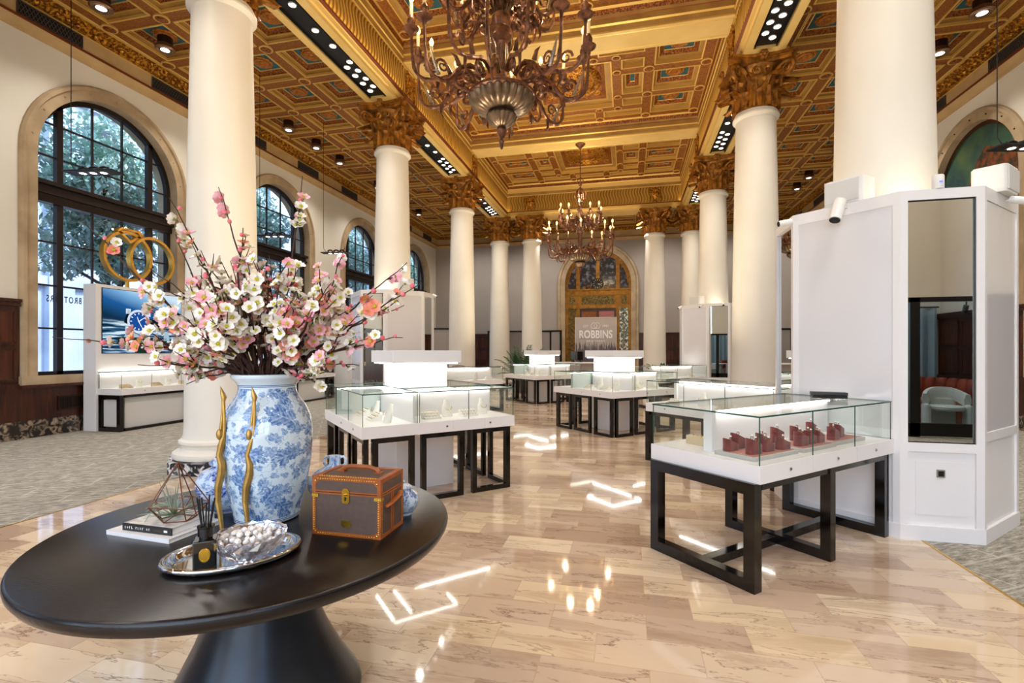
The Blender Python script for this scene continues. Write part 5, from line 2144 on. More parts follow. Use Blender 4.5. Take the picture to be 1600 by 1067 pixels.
b.tube([(-.085, yh, Ht + .003), (-.075, yh, Ht + .014), (-.04, yh, Ht + .022), (.04, yh, Ht + .022), (.075, yh, Ht + .014), (.085, yh, Ht + .003)], [.009, .0095, .01, .01, .0095, .009], 'leather', 8)
for s in (-1, 1):
    b.bx(s * .085 - .018, s * .085 + .018, yh - .012, yh + .012, Ht, Ht + .005, 'leather')
b.build('top_handle', g)

# books
g = thing('magazine', 'wide white magazine lying flat on the table under the dark spined book', 'book', (-1.865, 1.66, TZ), radians(-4))
b = MB()
b.bx(-.165, .165, -.115, .115, .0012, .0158, 'paper')
b.build('pages', g)
b = MB()
for z0, z1 in ((0, .0012), (.0158, .017)):
    b.bx(-.168, .168, -.118, .118, z0, z1, 'white')
b.bx(-.168, .168, -.1195, -.118, 0, .017, 'white')
b.build('cover', g)
g = thing('coffee_table_book', 'hardback with charcoal spine and marbled cover lying on the white magazine', 'book', (-1.85, 1.668, TZ + .017), radians(-2))
b = MB()
b.bx(-.122, .122, -.099, .098, .002, .026, 'paper')
b.build('pages', g)
b = MB()
for z0, z1 in ((0, .002), (.026, .0285)):
    b.bx(-.126, .126, -.102, .102, z0, z1, 'cover')
b.build('cover', g)
b = MB()
b.bx(-.126, .126, -.1035, -.099, .0, .0285, 'spine')
sp = b.build('spine', g)
b = MB()
b.bx(.035, .075, -.1042, -.1035, .0135, .0150, 'brass')
b.bx(.088, .105, -.1042, -.1035, .010, .0185, 'paper')
b.build('spine_mark', sp)
b = MB()
for k, (h_, w_) in enumerate(((1, .3), (.9, .8), (1, .5), (1, .9), (.0, .1), (1, .9), (.9, .25), (1, .5), (1, .7), (.0, .1), (.9, .6), (1, .3))):
    xx = -.112 + k * .0112
    if h_:
        b.bx(xx, xx + .0022, -.1042, -.1035, .0095, .0095 + .009 * h_, 'paper')
        b.bx(xx + .0022, xx + .0022 + .006 * w_, -.1042, -.1035, .0095 + (k % 3) * .0038, .0108 + (k % 3) * .0038, 'paper')
b.build('spine_print', sp)

# geometric terrarium with an air plant
TC = Vector((-1.80, 1.655, TZ + .0455))
g = thing('geometric_terrarium', 'copper wire pyramid terrarium standing on the marbled book', 'terrarium', TC, radians(15))
wire = MB()
apex = (0, 0, .235)
rim_, base_ = [], []
for k in range(5):
    a = 2 * pi * k / 5 + .3
    rim_.append((.118 * cos(a), .088 * sin(a), .062 + (.008 if k % 2 else 0)))
    base_.append((.068 * cos(a + .3), .055 * sin(a + .3), .003))
for k in range(5):
    k2 = (k + 1) % 5
    for p, q in ((apex, rim_[k]), (rim_[k], rim_[k2]), (rim_[k], base_[k]), (base_[k], base_[k2]), (rim_[k2], base_[k])):
        wire.cyl(p, q, .0022, 'copper', 6)
wire.build('wire_frame', g)
pn = MB()
for k in (1, 2, 3):
    k2 = (k + 1) % 5
    pn.add([apex, rim_[k], rim_[k2]], [(0, 1, 2)], 'glass')
    pn.add([rim_[k], base_[k], rim_[k2]], [(0, 1, 2)], 'glass')
    pn.add([rim_[k2], base_[k], base_[k2]], [(0, 1, 2)], 'glass')
pn.build('glass_panel', g, recalc=False)
g = thing('air_plant', 'spiky pale green air plant inside the copper terrarium', 'plant', TC + Vector((-.02, 0, .006)))
rr_ = random.Random(4)
for k in range(26):
    b = MB()
    a = rr_.uniform(0, 6.28)
    L = rr_.uniform(.09, .19)
    e = rr_.uniform(.15, 1.35)
    pts = []
    for i in range(7):
        t = i / 6
        r = L * t * cos(e) * .8
        pts.append((r * cos(a), r * sin(a), .004 + L * t * sin(e) - .04 * t * t * (1.2 - e)))
    if k < 3:
        pts = [Vector(p) for p in pts]
        ex = (Vector((-.12, -.02, 0)), Vector((-.16, .01, -.0)), Vector((-.09, -.07, 0)))[k]
        pts = [Vector((0, 0, .01)), Vector((-.02, 0, .05)), ex * .55 + Vector((0, 0, .055)), ex + Vector((0, 0, .02 if k < 2 else -.03))]
    b.tube(pts, [.006 * (1 - .85 * i / (len(pts) - 1)) for i in range(len(pts))], 'airplant', 5, flat=.5)
    b.build('leaf', g)

# silver tray, reed diffuser, crystal bowl
TR = Vector((-1.368, 1.483, TZ))
g = thing('silver_tray', 'oval mirror bottomed silver tray on the table under the crystal bowl', 'tray', TR, radians(42))
b = MB()
b.lathe([(.0, .006), (.166, .006)], 'silver', 80, sx=1.14, sy=.83, caps=False)
b.build('mirror_base', g)
b = MB()
b.lathe([(.162, .0), (.178, .004), (.192, .014), (.198, .022), (.194, .03), (.184, .031), (.176, .025), (.17, .014), (.163, .004)], 'silver', 80, sx=1.13, sy=.82, caps=False)
b.build('rim', g, sharp=70)
BC = Vector((-1.263, 1.44, TZ + .0075))
g = thing('crystal_bowl', 'faceted crystal bowl full of clear pebbles on the silver tray', 'bowl', BC)
b = MB()
prof = [(.0, 0), (.046, 0), (.05, .006), (.042, .014), (.05, .022), (.085, .048), (.108, .078), (.118, .098), (.1165, .102), (.112, .099), (.1, .076), (.078, .052), (.045, .03), (.0, .028)]
vs = []
n = len(prof)
SEG = 28
for i, (r, z) in enumerate(prof):
    for k in range(SEG):
        a = 2 * pi * (k + (.5 if i % 2 else 0)) / SEG
        w = 1 + (.05 * (1 if (k + i) % 2 else -1) if 3 < i < 7 else 0)
        sc = .009 * abs(cos(a * 7)) if i in (7, 8) else 0
        vs.append((r * w * cos(a), r * w * sin(a), z + sc))
fs = []
for i in range(n - 1):
    for k in range(SEG):
        k2 = (k + 1) % SEG
        fs += [(i * SEG + k, i * SEG + k2, (i + 1) * SEG + k2), (i * SEG + k, (i + 1) * SEG + k2, (i + 1) * SEG + k)]
b.add(vs, fs, 'cutglass')
b.build('bowl', g, weld=True)
rr_ = random.Random(9)
pm0 = None
cnt = 0
for lay, (rmax, z, nn) in enumerate(((.05, .04, 10), (.07, .055, 16), (.088, .074, 24), (.09, .09, 26), (.06, .1, 16), (.03, .11, 6))):
    for k in range(nn):
        a = 2 * pi * k / nn + lay
        r = rmax * (1 if k % 3 else .55)
        if pm0 is None:
            b = MB()
            vs_, N_ = [], 7
            for i in range(5):
                for j in range(N_):
                    aa = 2 * pi * (j + .5 * (i % 2)) / N_
                    q_ = sin(pi * (i + .35) / 4.7)
                    vs_.append((.0125 * q_ * cos(aa), .0105 * q_ * sin(aa), .010 * -cos(pi * (i + .35) / 4.7)))
            fs_ = [(i * N_ + j, i * N_ + (j + 1) % N_, (i + 1) * N_ + (j + 1) % N_, (i + 1) * N_ + j) for i in range(4) for j in range(N_)] + [tuple(reversed(range(N_))), tuple(range(4 * N_, 5 * N_))]
            b.add(vs_, fs_, 'pebble')
            o = pm0 = b.build('crystal_pebble')
            tag(o, 'clear crystal pebble in the faceted bowl', 'pebble', 'clear pebbles heaped in the crystal bowl')
        else:
            o = pm0.copy()
            COL.objects.link(o)
        o.location = BC + Vector((r * cos(a), r * sin(a), z + rr_.uniform(-.003, .003)))
        o.rotation_euler = (rr_.uniform(0, 3), rr_.uniform(0, 3), rr_.uniform(0, 6))
        s_ = rr_.uniform(.75, 1.05)
        o.scale = (s_, s_, s_)

DC = Vector((-1.358, 1.353, TZ + .0075))
g = thing('reed_diffuser', 'square black glass reed diffuser bottle with a gold oval seal on the silver tray', 'diffuser', DC, radians(13.2 + 25))
b = MB()
b.bx(-.034, .034, -.034, .034, 0, .112, 'blackglass')
b.build('bottle', g, bevel=.004)
b = MB()
b.lathe([(.02, .112), (.02, .12), (.024, .122), (.024, .148), (.026, .15), (.026, .154), (.016, .155)], 'blackgloss', 24)
b.build('neck', g)
b = MB()
b.lathe([(.0, .0012), (.0125, .0012), (.013, .002), (.0155, .002), (.016, .0012), (.017, 0)], 'brass', 28, (0, 0, 0), sy=1.35)
s_ = b.build('seal', g)
s_.location = (0, -.034, .066)
s_.rotation_euler = (radians(90), 0, 0)
rr_ = random.Random(3)
for k in range(7):
    b = MB()
    a = 2 * pi * k / 7
    b.cyl((.006 * cos(a), .006 * sin(a), .1), (.026 * cos(a + .4), .026 * sin(a + .4), .245 + rr_.uniform(-.012, .012)), .0026, 'reed', 6)
    b.build('reed', g)

# ginger jar and moon flask behind
g = thing('ginger_jar', 'squat cobalt swirl ginger jar with domed lid behind the left golden figure', 'jar', (-1.815, 1.935, TZ), radians(-50))
b = MB()
b.lathe([(.0, 0), (.075, 0), (.078, .008), (.09, .03), (.12, .07), (.135, .11), (.132, .15), (.105, .185), (.07, .2), (.062, .205), (.062, .222), (.0, .222)], 'jar', 56)
b.build('body', g)
b = MB()
b.lathe([(.078, .215), (.08, .222), (.07, .232), (.05, .25), (.02, .262), (.008, .266), (.014, .276), (.012, .288), (.0, .292)], 'jar', 40)
b.build('lid', g)
g = thing('moon_flask', 'blue and white flask vase with two handles behind the left of the brown trunk case', 'vase', (-1.365, 2.10, TZ), radians(15))
b = MB()
pf = [(.05, 0), (.052, .01), (.046, .016), (.09, .04), (.122, .075), (.128, .1), (.118, .135), (.085, .165), (.045, .185), (.028, .195), (.026, .215), (.03, .232), (.031, .237), (.024, .237)]
b.lathe(pf, 'flask', 44, sx=1, sy=.62)
b.build('body', g)
for s in (-1, 1):
    b = MB()
    b.tube([(s * .026, 0, .228), (s * .042, 0, .232), (s * .052, 0, .217), (s * .05, 0, .198), (s * .036, 0, .186)], .006, 'flask', 8)
    b.build('handle', g)
g = thing('small_porcelain_jar', 'small blue and white jar peeping out behind the right of the brown trunk case', 'jar', (-.985, 2.06, TZ), 0)
b = MB()
b.lathe([(.0, 0), (.035, 0), (.036, .008), (.055, .03), (.066, .06), (.058, .09), (.036, .105), (.03, .11), (.03, .12), (.0, .12)], 'flask', 36)
b.build('body', g)
b = MB()
b.lathe([(.036, .117), (.036, .122), (.02, .134), (.006, .138), (.008, .147), (.0, .15)], 'flask', 24)
b.build('lid', g)
g = thing('small_glass_figurine', 'small pale blue porcelain figurine seen behind the copper terrarium', 'figurine', (-1.965, 2.03, TZ), 0)
b = MB()
b.lathe([(.0, 0), (.05, 0), (.055, .02), (.03, .045), (.035, .07), (.06, .09), (.05, .115), (.025, .13), (.0, .14)], 'flask', 24)
b.build('body', g)
b = MB()
b.sphere((0, 0, .155), .022, 'flask', 12, 8)
b.build('knob', g)

# ------------------------------------------------------------------ chandeliers
def spiral(b, c, ax, up, r, turns, w, m, n=16, w2=.3):
    c, ax, up = Vector(c), Vector(ax), Vector(up)
    pts = []
    for k in range(n):
        th = k / (n - 1) * turns * 2 * pi
        rr = r * (1 - .85 * k / (n - 1))
        pts.append(c + ax * (rr * cos(th)) + up * (rr * sin(th)))
    b.tube(pts, [w * (1 - (1 - w2) * k / (n - 1)) for k in range(n)], m, 6)

def chandelier(label, x, y, ztop):
    """z = 0 of the thing is the middle of the lower bowl"""
    zb = 4.43
    g = thing('chandelier', label, 'chandelier', (x, y, zb), 0, 'carved bronze candle chandeliers')
    zt = ztop - zb
    b = MB()
    b.lathe([(.15, zt), (.15, zt - .02), (.12, zt - .05), (.05, zt - .11), (.02, zt - .16), (.0, zt - .16)][::-1], 'chand', 24)
    b.build('canopy', g)
    b = MB()
    b.cyl((0, 0, 2.0), (0, 0, zt - .14), .014, 'chand', 8)
    for k in range(4):
        a = k * pi / 2
        b.tube([(.02 * cos(a), .02 * sin(a), 2.3), (.09 * cos(a), .09 * sin(a), 2.22), (.05 * cos(a), .05 * sin(a), 2.12), (.02 * cos(a), .02 * sin(a), 2.05)], .014, 'chand', 6)
    b.build('chain', g)
    b = MB()
    # turned and carved stem
    b.lathe([(.0, -.66), (.014, -.64), (.02, -.6), (.032, -.56), (.016, -.53), (.04, -.5), (.062, -.44), (.05, -.41), (.03, -.4)], 'chand', 18)
    b.lathe([(.04, -.41), (.08, -.39), (.14, -.34), (.165, -.29), (.14, -.255), (.07, -.24), (.08, -.2)], 'chandgold', 96, flute=(18, .1))
    b.build('finial', g)
    b = MB()
    b.lathe([(.08, -.24), (.19, -.232), (.27, -.2), (.32, -.15), (.343, -.1), (.345, -.08)], 'chandgold', 144, flute=(24, .09))
    b.lathe([(.345, -.085), (.378, -.07), (.38, -.045), (.365, -.03), (.28, -.005), (.18, .06), (.12, .12)], 'chand', 44)
    b.build('bowl', g)
    b = MB()
    b.lathe([(.1, .1), (.07, .16), (.055, .22), (.065, .26), (.062, .52), (.075, .55), (.07, .57), (.115, .62), (.12, .68), (.1, .72), (.085, .73), (.105, .78), (.1, .86), (.075, .88), (.06, .95), (.13, 1.05), (.15, 1.12), (.1, 1.2), (.06, 1.3), (.055, 1.5), (.09, 1.56), (.05, 1.62), (.045, 1.75), (.07, 1.8), (.04, 1.9), (.03, 2.0), (.0, 2.04)], 'chand', 24)
    for k in range(10):
        a = 2 * pi * k / 10
        b.tube([(.064 * cos(a), .064 * sin(a), .27), (.064 * cos(a), .064 * sin(a), .51)], .009, 'chandgold', 5)
        # leaf petals flaring from the vase knop
        b.tube([(.07 * cos(a), .07 * sin(a), .88), (.12 * cos(a), .12 * sin(a), 1.0), (.2 * cos(a), .2 * sin(a), 1.12), (.27 * cos(a), .27 * sin(a), 1.15)], [.02, .024, .018, .005], 'chandgold', 6, flat=.5)
    for k in range(6):
        a = 2 * pi * k / 6
        ca, sa = cos(a), sin(a)
        b.tube([(.05 * ca, .05 * sa, 1.6), (.15 * ca, .15 * sa, 1.68), (.16 * ca, .16 * sa, 1.82), (.07 * ca, .07 * sa, 1.95), (.02 * ca, .02 * sa, 2.0)], [.014, .016, .016, .012, .008], 'chand', 6)
    b.build('stem', g)

    def arm(parent, a, reach, z0, zc, zcup, r0, ch):
        """one S-curved arm with acanthus scroll, drip pan, candle and bulb"""
        ca, sa = cos(a), sin(a)
        q = lambda r, z: (r * ca, r * sa, z)
        b = MB()
        pts = [q(r0, z0), q(r0 + reach * .2, z0 + .05), q(r0 + reach * .42, z0 - .02), q(r0 + reach * .62, zc), q(r0 + reach * .82, zc - .02), q(r0 + reach * .96, zc + .08), q(r0 + reach, zcup - .08), q(r0 + reach, zcup)]
        # smooth the control points
        sm = []
        for i in range(len(pts) - 1):
            p0, p1, p2, p3 = (Vector(pts[max(i - 1, 0)]), Vector(pts[i]), Vector(pts[i + 1]), Vector(pts[min(i + 2, len(pts) - 1)]))
            for k in range(4):
                t = k / 4
                sm.append(.5 * ((2 * p1) + (p2 - p0) * t + (2 * p0 - 5 * p1 + 4 * p2 - p3) * t * t + (3 * p1 - p0 - 3 * p2 + p3) * t ** 3))
        sm.append(Vector(pts[-1]))
        n = len(sm)
        b.tube(sm, [.026 - .012 * i / n + (.008 if i % 5 == 0 else 0) for i in range(n)], 'chand', 7)
        # scrolls and leaf tips
        ax = Vector((ca, sa, 0))
        spiral(b, q(r0 + reach * .72, zc + .12), ax, (0, 0, 1), .075, 1.5, .016, 'chand')
        spiral(b, q(r0 + reach * .30, z0 - .09), ax * -1, (0, 0, 1), .085, 1.4, .024, 'chand')
        b.tube([q(r0 + reach * .45, z0 + .0), q(r0 + reach * .5, z0 + .08), q(r0 + reach * .58, z0 + .10)], [.03, .02, .002], 'chand', 6)
        b.tube([q(r0 + reach * .62, zc), q(r0 + reach * .64, zc - .1), q(r0 + reach * .58, zc - .16)], [.022, .015, .003], 'chand', 6)
        b.lathe([(.012, zcup - .05), (.03, zcup - .02), (.075, zcup + .005), (.085, zcup + .025), (.08, zcup + .03), (.03, zcup + .02), (.028, zcup + .05), (.042, zcup + .075), (.045, zcup + .11), (.03, zcup + .14), (.02, zcup + .16)], 'chand', 16, q(r0 + reach, 0))
        ao = b.build('arm', parent)
        b = MB()
        b.lathe([(.02, zcup + .14), (.02, zcup + ch), (.0, zcup + ch + .005)], 'candle', 10, q(r0 + reach, 0))
        b.build('candle', ao)
        b = MB()
        z = zcup + ch
        b.lathe([(.008, z), (.022, z + .025), (.028, z + .05), (.02, z + .075), (.0, z + .11)], 'bulb', 10, q(r0 + reach, 0))
        b.build('bulb', ao)
        # crystal leaf along the arm
        if int(round(a * 16 / (2 * pi))) % 2 == 0:
            b = MB()
            b.tube([Vector(q(r0 + reach * .78, zc + .02)) + Vector((0, 0, .0)), q(r0 + reach * .86, zc + .16), q(r0 + reach * .92, zc + .28)], [.035, .03, .008], 'crystal', 7, flat=.6)
            b.build('crystal_leaf', ao)
    for k in range(16):
        arm(g, 2 * pi * k / 16 + .11, .74 + .03 * (k % 2), .10 + .02 * (k % 2), -.1 + .14 * (k % 2), .42 + .10 * (k % 2), .235, .30)
    for k in range(12):
        arm(g, 2 * pi * k / 12 + .05, .46 + .03 * (k % 2), .98, .84, 1.06 + .07 * (k % 2), .16, .24)
    for k in range(4):
        a = k * pi / 2 + .6
        lamp('chandelier_glow', 'POINT', (x + .98 * cos(a), y + .98 * sin(a), zb + 1.0), 16, WARM, size=.04, spec=.1)
    lamp('chandelier_glow', 'POINT', (x + .3, y, zb + 1.75), 30, WARM, size=.05, spec=.1)
    lamp('chandelier_glow', 'POINT', (x - .3, y, zb + 1.75), 30, WARM, size=.05, spec=.1)
    return g
chandelier('huge near carved chandelier with crystal leaves hanging at the top of the view', CX, CY[0], 7.75)
chandelier('smaller looking far chandelier hanging before the clock arch', CX, CY[2], 7.75)

# ------------------------------------------------------------------ pendant spotlight bars in the aisles
def pendant(loc, rz, label):
    g = thing('pendant_spotlight', label, 'pendant light', loc, rz, 'black pendant spotlight bars')
    b = MB()
    b.bx(-.38, .38, -.11, .11, 0, .022, 'black')
    b.build('bar', g, bevel=.003)
    for k in (-.16, 0, .16):
        b = MB()
        b.lathe([(.0, -.002), (.058, -.002), (.06, .0)], 'steel', 18, (k, 0, 0))
        b.lathe([(.0, -.003), (.04, -.003)], 'disc', 16, (k, 0, 0))
        sp = b.build('spotlight', g)
        b = MB()
        b.tube([(k - .06, 0, .02), (k - .055, 0, .075), (k, 0, .09), (k + .055, 0, .075), (k + .06, 0, .02)], .02, 'black', 6)
        b.build('gimbal', sp)
    b = MB()
    b.tube([(-.26, 0, .022), (-.34, .0, .13), (-.345, .0, .2), (-.345, 0, 7.62 - loc[2])], .006, 'black', 5)
    b.build('cable', g)
    return g
pendant((-7.6, 5.6, 4.09), radians(10), 'black pendant spotlight bar hanging in front of the first arched window')
pendant((-7.6, 9.4, 4.02), radians(10), 'black pendant spotlight bar hanging in front of the second arched window')
pendant((-7.6, 11.75, 4.10), radians(10), 'black pendant spotlight bar hanging left of the third arched window')
pendant((4.86, 7.49, 4.04), radians(14), 'black pendant spotlight bar at the right edge by the painted arch')

# ------------------------------------------------------------------ painted lunette in the right wall arch
mur = bpy.data.materials.new('landscape_mural')
mur.use_nodes = True
n, l = nodes(mur)
bs = n['Principled BSDF']
tc = n.new('ShaderNodeTexCoord')
nz = n.new('ShaderNodeTexNoise')
nz.inputs['Scale'].default_value = 1.6
nz.inputs['Detail'].default_value = 5
l.new(tc.outputs['Object'], nz.inputs['Vector'])
c1 = ramp(n, l, nz.outputs['Fac'], [(.3, '1f3a52'), (.5, '3b5f4c'), (.7, '5c7446')])
l.new(c1, bs.inputs['Base Color'])
bs.inputs['Roughness'].default_value = .6
mtree = mat('mural_autumn_trees', '8a4a22', .6, c2='33301f', scale=7, detail=8, lo=.4, hi=.6)
mgreen = mat('mural_green_foliage', '5f7434', .6, c2='2c3a1c', scale=9, detail=8)
for y, lab, fl in ((WY[3], 'arched landscape mural of autumn trees under a green sky in the right wall arch', 1), (WY[4], 'second arched landscape mural further along the right wall', -1)):
    g = thing('arched_mural', lab, 'mural', (XR + .12, y, 0))
    b = MB()
    r = 1.36
    arc = [(0, r * cos(pi * k / 30), 5.0 + r * sin(pi * k / 30)) for k in range(31)]
    b.add(arc + [(0, -r, 1.0), (0, r, 1.0)], [tuple(range(33))], mur)
    b.add([(.04, p[1], p[2]) for p in arc] + [(.04, -r, 1.0), (.04, r, 1.0)], [tuple(range(33))], 'wood')
    b.build('canvas', g)
    b = MB()
    def clump(pts, m, xx):
        b.add([(xx, fl * p[0], p[1]) for p in pts], [tuple(range(len(pts)))], m)
    clump([(-1.3, 2.0), (-1.25, 5.2), (-1.0, 5.5), (-.7, 5.45), (-.45, 5.72), (-.2, 5.82), (.05, 5.6), (.22, 5.3), (.42, 4.95), (.55, 4.5), (.62, 3.8), (.7, 2.0)], mtree, -.004)
    clump([(-1.0, 1.6), (-.95, 4.3), (-.6, 4.75), (-.2, 4.8), (.1, 4.5), (.3, 4.0), (.35, 1.6)], mgreen, -.006)
    b.build('painted_trees', g, recalc=False)
    b = MB()
    for k in range(30):
        p, q = arc[k], arc[k + 1]
        b.add([(-.02, p[1], p[2]), (-.02, q[1], q[2]), (-.02, q[1] * .93, 5 + (q[2] - 5) * .93), (-.02, p[1] * .93, 5 + (p[2] - 5) * .93)], [(0, 1, 2, 3)], 'wood')
    b.build('inner_frame', g, recalc=False)

# ------------------------------------------------------------------ gilded clock portal in the back arch
M['gilt'] = mat('gilded_bronze_portal', '9a6a1e', .35, metal=.5, c2='7a4e14', scale=6)
M['mosaic'] = mat('gilt_pierced_panel', '8a7236', .5, metal=.3, c2='3c3018', scale=26, detail=2, lo=.45, hi=.55)
M['sidelight'] = mat('painted_daylight_glass', 'dfeee2', .2, c2='2c4a34', scale=9, detail=3, lo=.42, hi=.55, emit='cfe8d6', es=.0)  # pale colour stands in for daylight behind the lattice
mlat = mat('leaded_glass', '2b2a2e', .12, c2='8f99a8', scale=5, detail=3, lo=.5, hi=.8)
DX, DY = -1.435, YB + .12
g = thing('clock_portal', 'gilded bronze entrance portal with leaded fanlight in the back arch', 'doorway', (DX, DY, 0))
b = MB()
b.bx(-1.62, 1.62, -.06, .06, 4.32, 4.5, 'gilt')
b.bx(-1.62, 1.62, -.1, .06, 4.5, 4.58, 'gilt')
b.bx(-1.62, 1.62, -.09, .06, 4.26, 4.32, 'gilt')
b.bx(-1.62, 1.62, -.05, .05, 3.72, 4.26, 'gilt')
b.bx(-1.62, 1.62, -.08, .06, 3.6, 3.72, 'gilt')
for x in (-1.55, -.98, .98, 1.55):
    b.bx(x - .08, x + .08, -.07, .07, 0, 4.3, 'gilt')
for x, zt in ((-.98, 6.05), (.98, 6.05), (0, 6.45)):
    b.bx(x - .09, x + .09, -.07, .07, 4.58, zt, 'gilt')
NS = 32
for k in range(NS):
    a0, a1 = pi * k / NS, pi * (k + 1) / NS
    for (r0, r1, d) in ((1.62, 1.5, -.05), (1.5, 1.44, -.02)):
        b.quad((r0 * cos(a0), d, 4.85 + r0 * sin(a0)), (r0 * cos(a1), d, 4.85 + r0 * sin(a1)), (r1 * cos(a1), d, 4.85 + r1 * sin(a1)), (r1 * cos(a0), d, 4.85 + r1 * sin(a0)), 'gilt')
for s in (-1, 1):
    b.bx(s * 1.56 - .06, s * 1.56 + .06, -.05, .0, 4.58, 4.87, 'gilt')
b.build('frame', g)
b = MB()
arc = [(1.6 * cos(pi * k / 30), .0, 4.85 + 1.6 * sin(pi * k / 30)) for k in range(31)]
b.add(arc + [(-1.6, 0, 4.5), (1.6, 0, 4.5)], [tuple(range(33))], mlat)
b.build('fanlight', g, recalc=False)
b = MB()
for x0, x1 in ((-.8, .8), (-1.42, -1.12), (1.12, 1.42)):
    b.bx(x0, x1, -.062, -.05, 3.8, 4.2, 'mosaic')
b.build('pierced_panel', g)
for s in (-1, 1):
    b = MB()
    b.bx(min(s * 1.04, s * 1.5), max(s * 1.04, s * 1.5), -.03, .0, .0, 3.62, 'mosaic' if s < 0 else M['sidelight'])
    for k in range(12):
        z = .4 + k * .26
        b.tube([(s * 1.12, -.04, z), (s * 1.27, -.05, z + .13), (s * 1.42, -.04, z + .26)], .018, 'gilt', 5)
        b.tube([(s * 1.42, -.04, z), (s * 1.27, -.05, z + .13), (s * 1.12, -.04, z + .26)], .018, 'gilt', 5)
    b.build('side_light', g)
b = MB()
b.bx(-.9, .9, -.03, .03, 3.48, 3.6, 'wood')
b.bx(-.9, -.8, -.03, .03, 0, 3.48, 'wood')
b.bx(.8, .9, -.03, .03, 0, 3.48, 'wood')
b.bx(-.06, .06, -.03, .03, 0, 3.48, 'wood')
b.bx(-.8, .8, -.03, .03, 2.9, 3.0, 'wood')
b.build('door_frame', g)
for s in (-1, 1):
    b = MB()
    b.bx(min(s * .06, s * .8), max(s * .06, s * .8), -.01, .0, 0, 3.48, 'terra' if s < 0 else 'cardrose')
    b.build('door_leaf', g)
ck = MB()
ck.T = Matrix.Translation((0, -.1, 4.82)) @ Matrix.Rotation(pi / 2, 4, 'X')
ck.lathe([(.0, .02), (.255, .02), (.27, .03), (.27, -.04), (.0, -.04)], 'black', 36)
ck.T = None
c_ = ck.build('clock', g)
b = MB()
for k in range(12):
    a = k * pi / 6
    b.box((.2 * sin(a), -.125, 4.82 + .2 * cos(a)), (.025, .008, .05), 'cream', ry=a)
for a, L in ((radians(118), .13), (radians(100), .18)):
    b.box((L / 2 * sin(a), -.13, 4.82 + L / 2 * cos(a)), (.018, .006, L), 'cream', ry=a)
b.build('dial_marks', c_)
b = MB()
for s in (-1, 1):
    spiral(b, (s * .42, -.08, 4.66), (s, 0, 0), (0, 0, 1), .1, 1.5, .03, 'gilt')
    spiral(b, (s * .68, -.08, 4.63), (-s, 0, 0), (0, 0, 1), .07, 1.3, .022, 'gilt')
b.build('scrollwork', g)

# ------------------------------------------------------------------ sign wall, desk
sgm = bpy.data.materials.new('sign_face')
sgm.use_nodes = True
n, l = nodes(sgm)
bs = n['Principled BSDF']
tc = n.new('ShaderNodeTexCoord')
sx = n.new('ShaderNodeSeparateXYZ')
l.new(tc.outputs['Object'], sx.inputs[0])
mp = n.new('ShaderNodeMapping')
mp.inputs['Scale'].default_value = (9, 1, .8)
l.new(tc.outputs['Object'], mp.inputs[0])
nz = n.new('ShaderNodeTexNoise')
nz.inputs['Scale'].default_value = 1.4
nz.inputs['Detail'].default_value = 6
nz.inputs['Roughness'].default_value = .7
l.new(mp.outputs[0], nz.inputs['Vector'])
tt = mth(n, l, 'SUBTRACT', mth(n, l, 'MULTIPLY', nz.outputs['Fac'], 2.3), mth(n, l, 'MULTIPLY', mth(n, l, 'SUBTRACT', sx.outputs[2], 1.15), 1.15))
l.new(ramp(n, l, tt, [(.42, 'b3a79f'), (.6, '5c5259')]), bs.inputs['Base Color'])
bs.inputs['Roughness'].default_value = .6
g = thing('sign_wall', 'freestanding grey sign wall reading ROBBINS before the clock arch', 'sign', (-1.32, 21.3, 0))
b = MB()
b.bx(-.86, .86, 0, .12, .0, 2.9, sgm)
b.build('panel', g)
b = MB()
b.bx(-.88, -.86, -.01, .13, 0, 2.92, 'plasticgrey')
b.bx(.86, .88, -.01, .13, 0, 2.92, 'plasticgrey')
b.bx(-.86, .86, -.01, .13, 2.9, 2.92, 'plasticgrey')
b.build('edge', g)
text('ROBBINS', .47, 'white', g, (0, -.012, 2.17), (radians(90), 0, 0), .012, 'lettering', .012, sx=.72, spacing=1.05)
text('EST', .14, 'white', g, (-.42, -.01, 2.53), (radians(90), 0, 0), .006, 'lettering', .002)
text('1921', .14, 'white', g, (.42, -.01, 2.53), (radians(90), 0, 0), .006, 'lettering', .002)
text('BROTHERS', .11, 'white', g, (0, -.01, 1.9), (radians(90), 0, 0), .006, 'lettering', .001, spacing=1.6)
b = MB()
for s in (-1, 1):
    b.tube([(s * .07 + .125 * cos(2 * pi * k / 28), -.012, 2.55 + .125 * sin(2 * pi * k / 28)) for k in range(28)], .011, 'white', 5, True)
b.build('ring_emblem', g)
g = thing('reception_desk', 'long low reception counter with a pale top in front of the sign wall', 'counter', (-1.5, 19.95, 0))
b = MB()
b.bx(-1.45, 1.6, -.3, .3, 0, .98, 'mauve')
b.build('body', g)
b = MB()
b.bx(-1.5, 1.65, -.35, .35, .98, 1.03, 'white')
b.build('top', g, bevel=.004)
for i, (xx, lab) in enumerate(((-.62, 'left black computer monitor on the reception counter'), (-.35, 'right black computer monitor on the reception counter'))):
    g = thing('computer_monitor', lab, 'monitor', (-1.5 + xx, 19.9, 1.031), radians(8 - 16 * i), 'monitors on the reception counter')
    b = MB()
    b.bx(-.11, .11, -.015, .015, .08, .42, 'blackgloss')
    b.build('screen', g, bevel=.004)
    b = MB()
    b.bx(-.025, .025, -.01, .03, .02, .2, 'black')
    b.bx(-.08, .08, -.06, .07, 0, .015, 'black')
    b.build('stand', g)
g = thing('card_terminal', 'small black card terminal beside the monitors on the reception counter', 'terminal', (-1.3 + .37, 19.85, 1.031))
b = MB()
b.bx(-.09, .09, -.06, .06, 0, .02, 'black')
b.build('base', g)
b = MB()
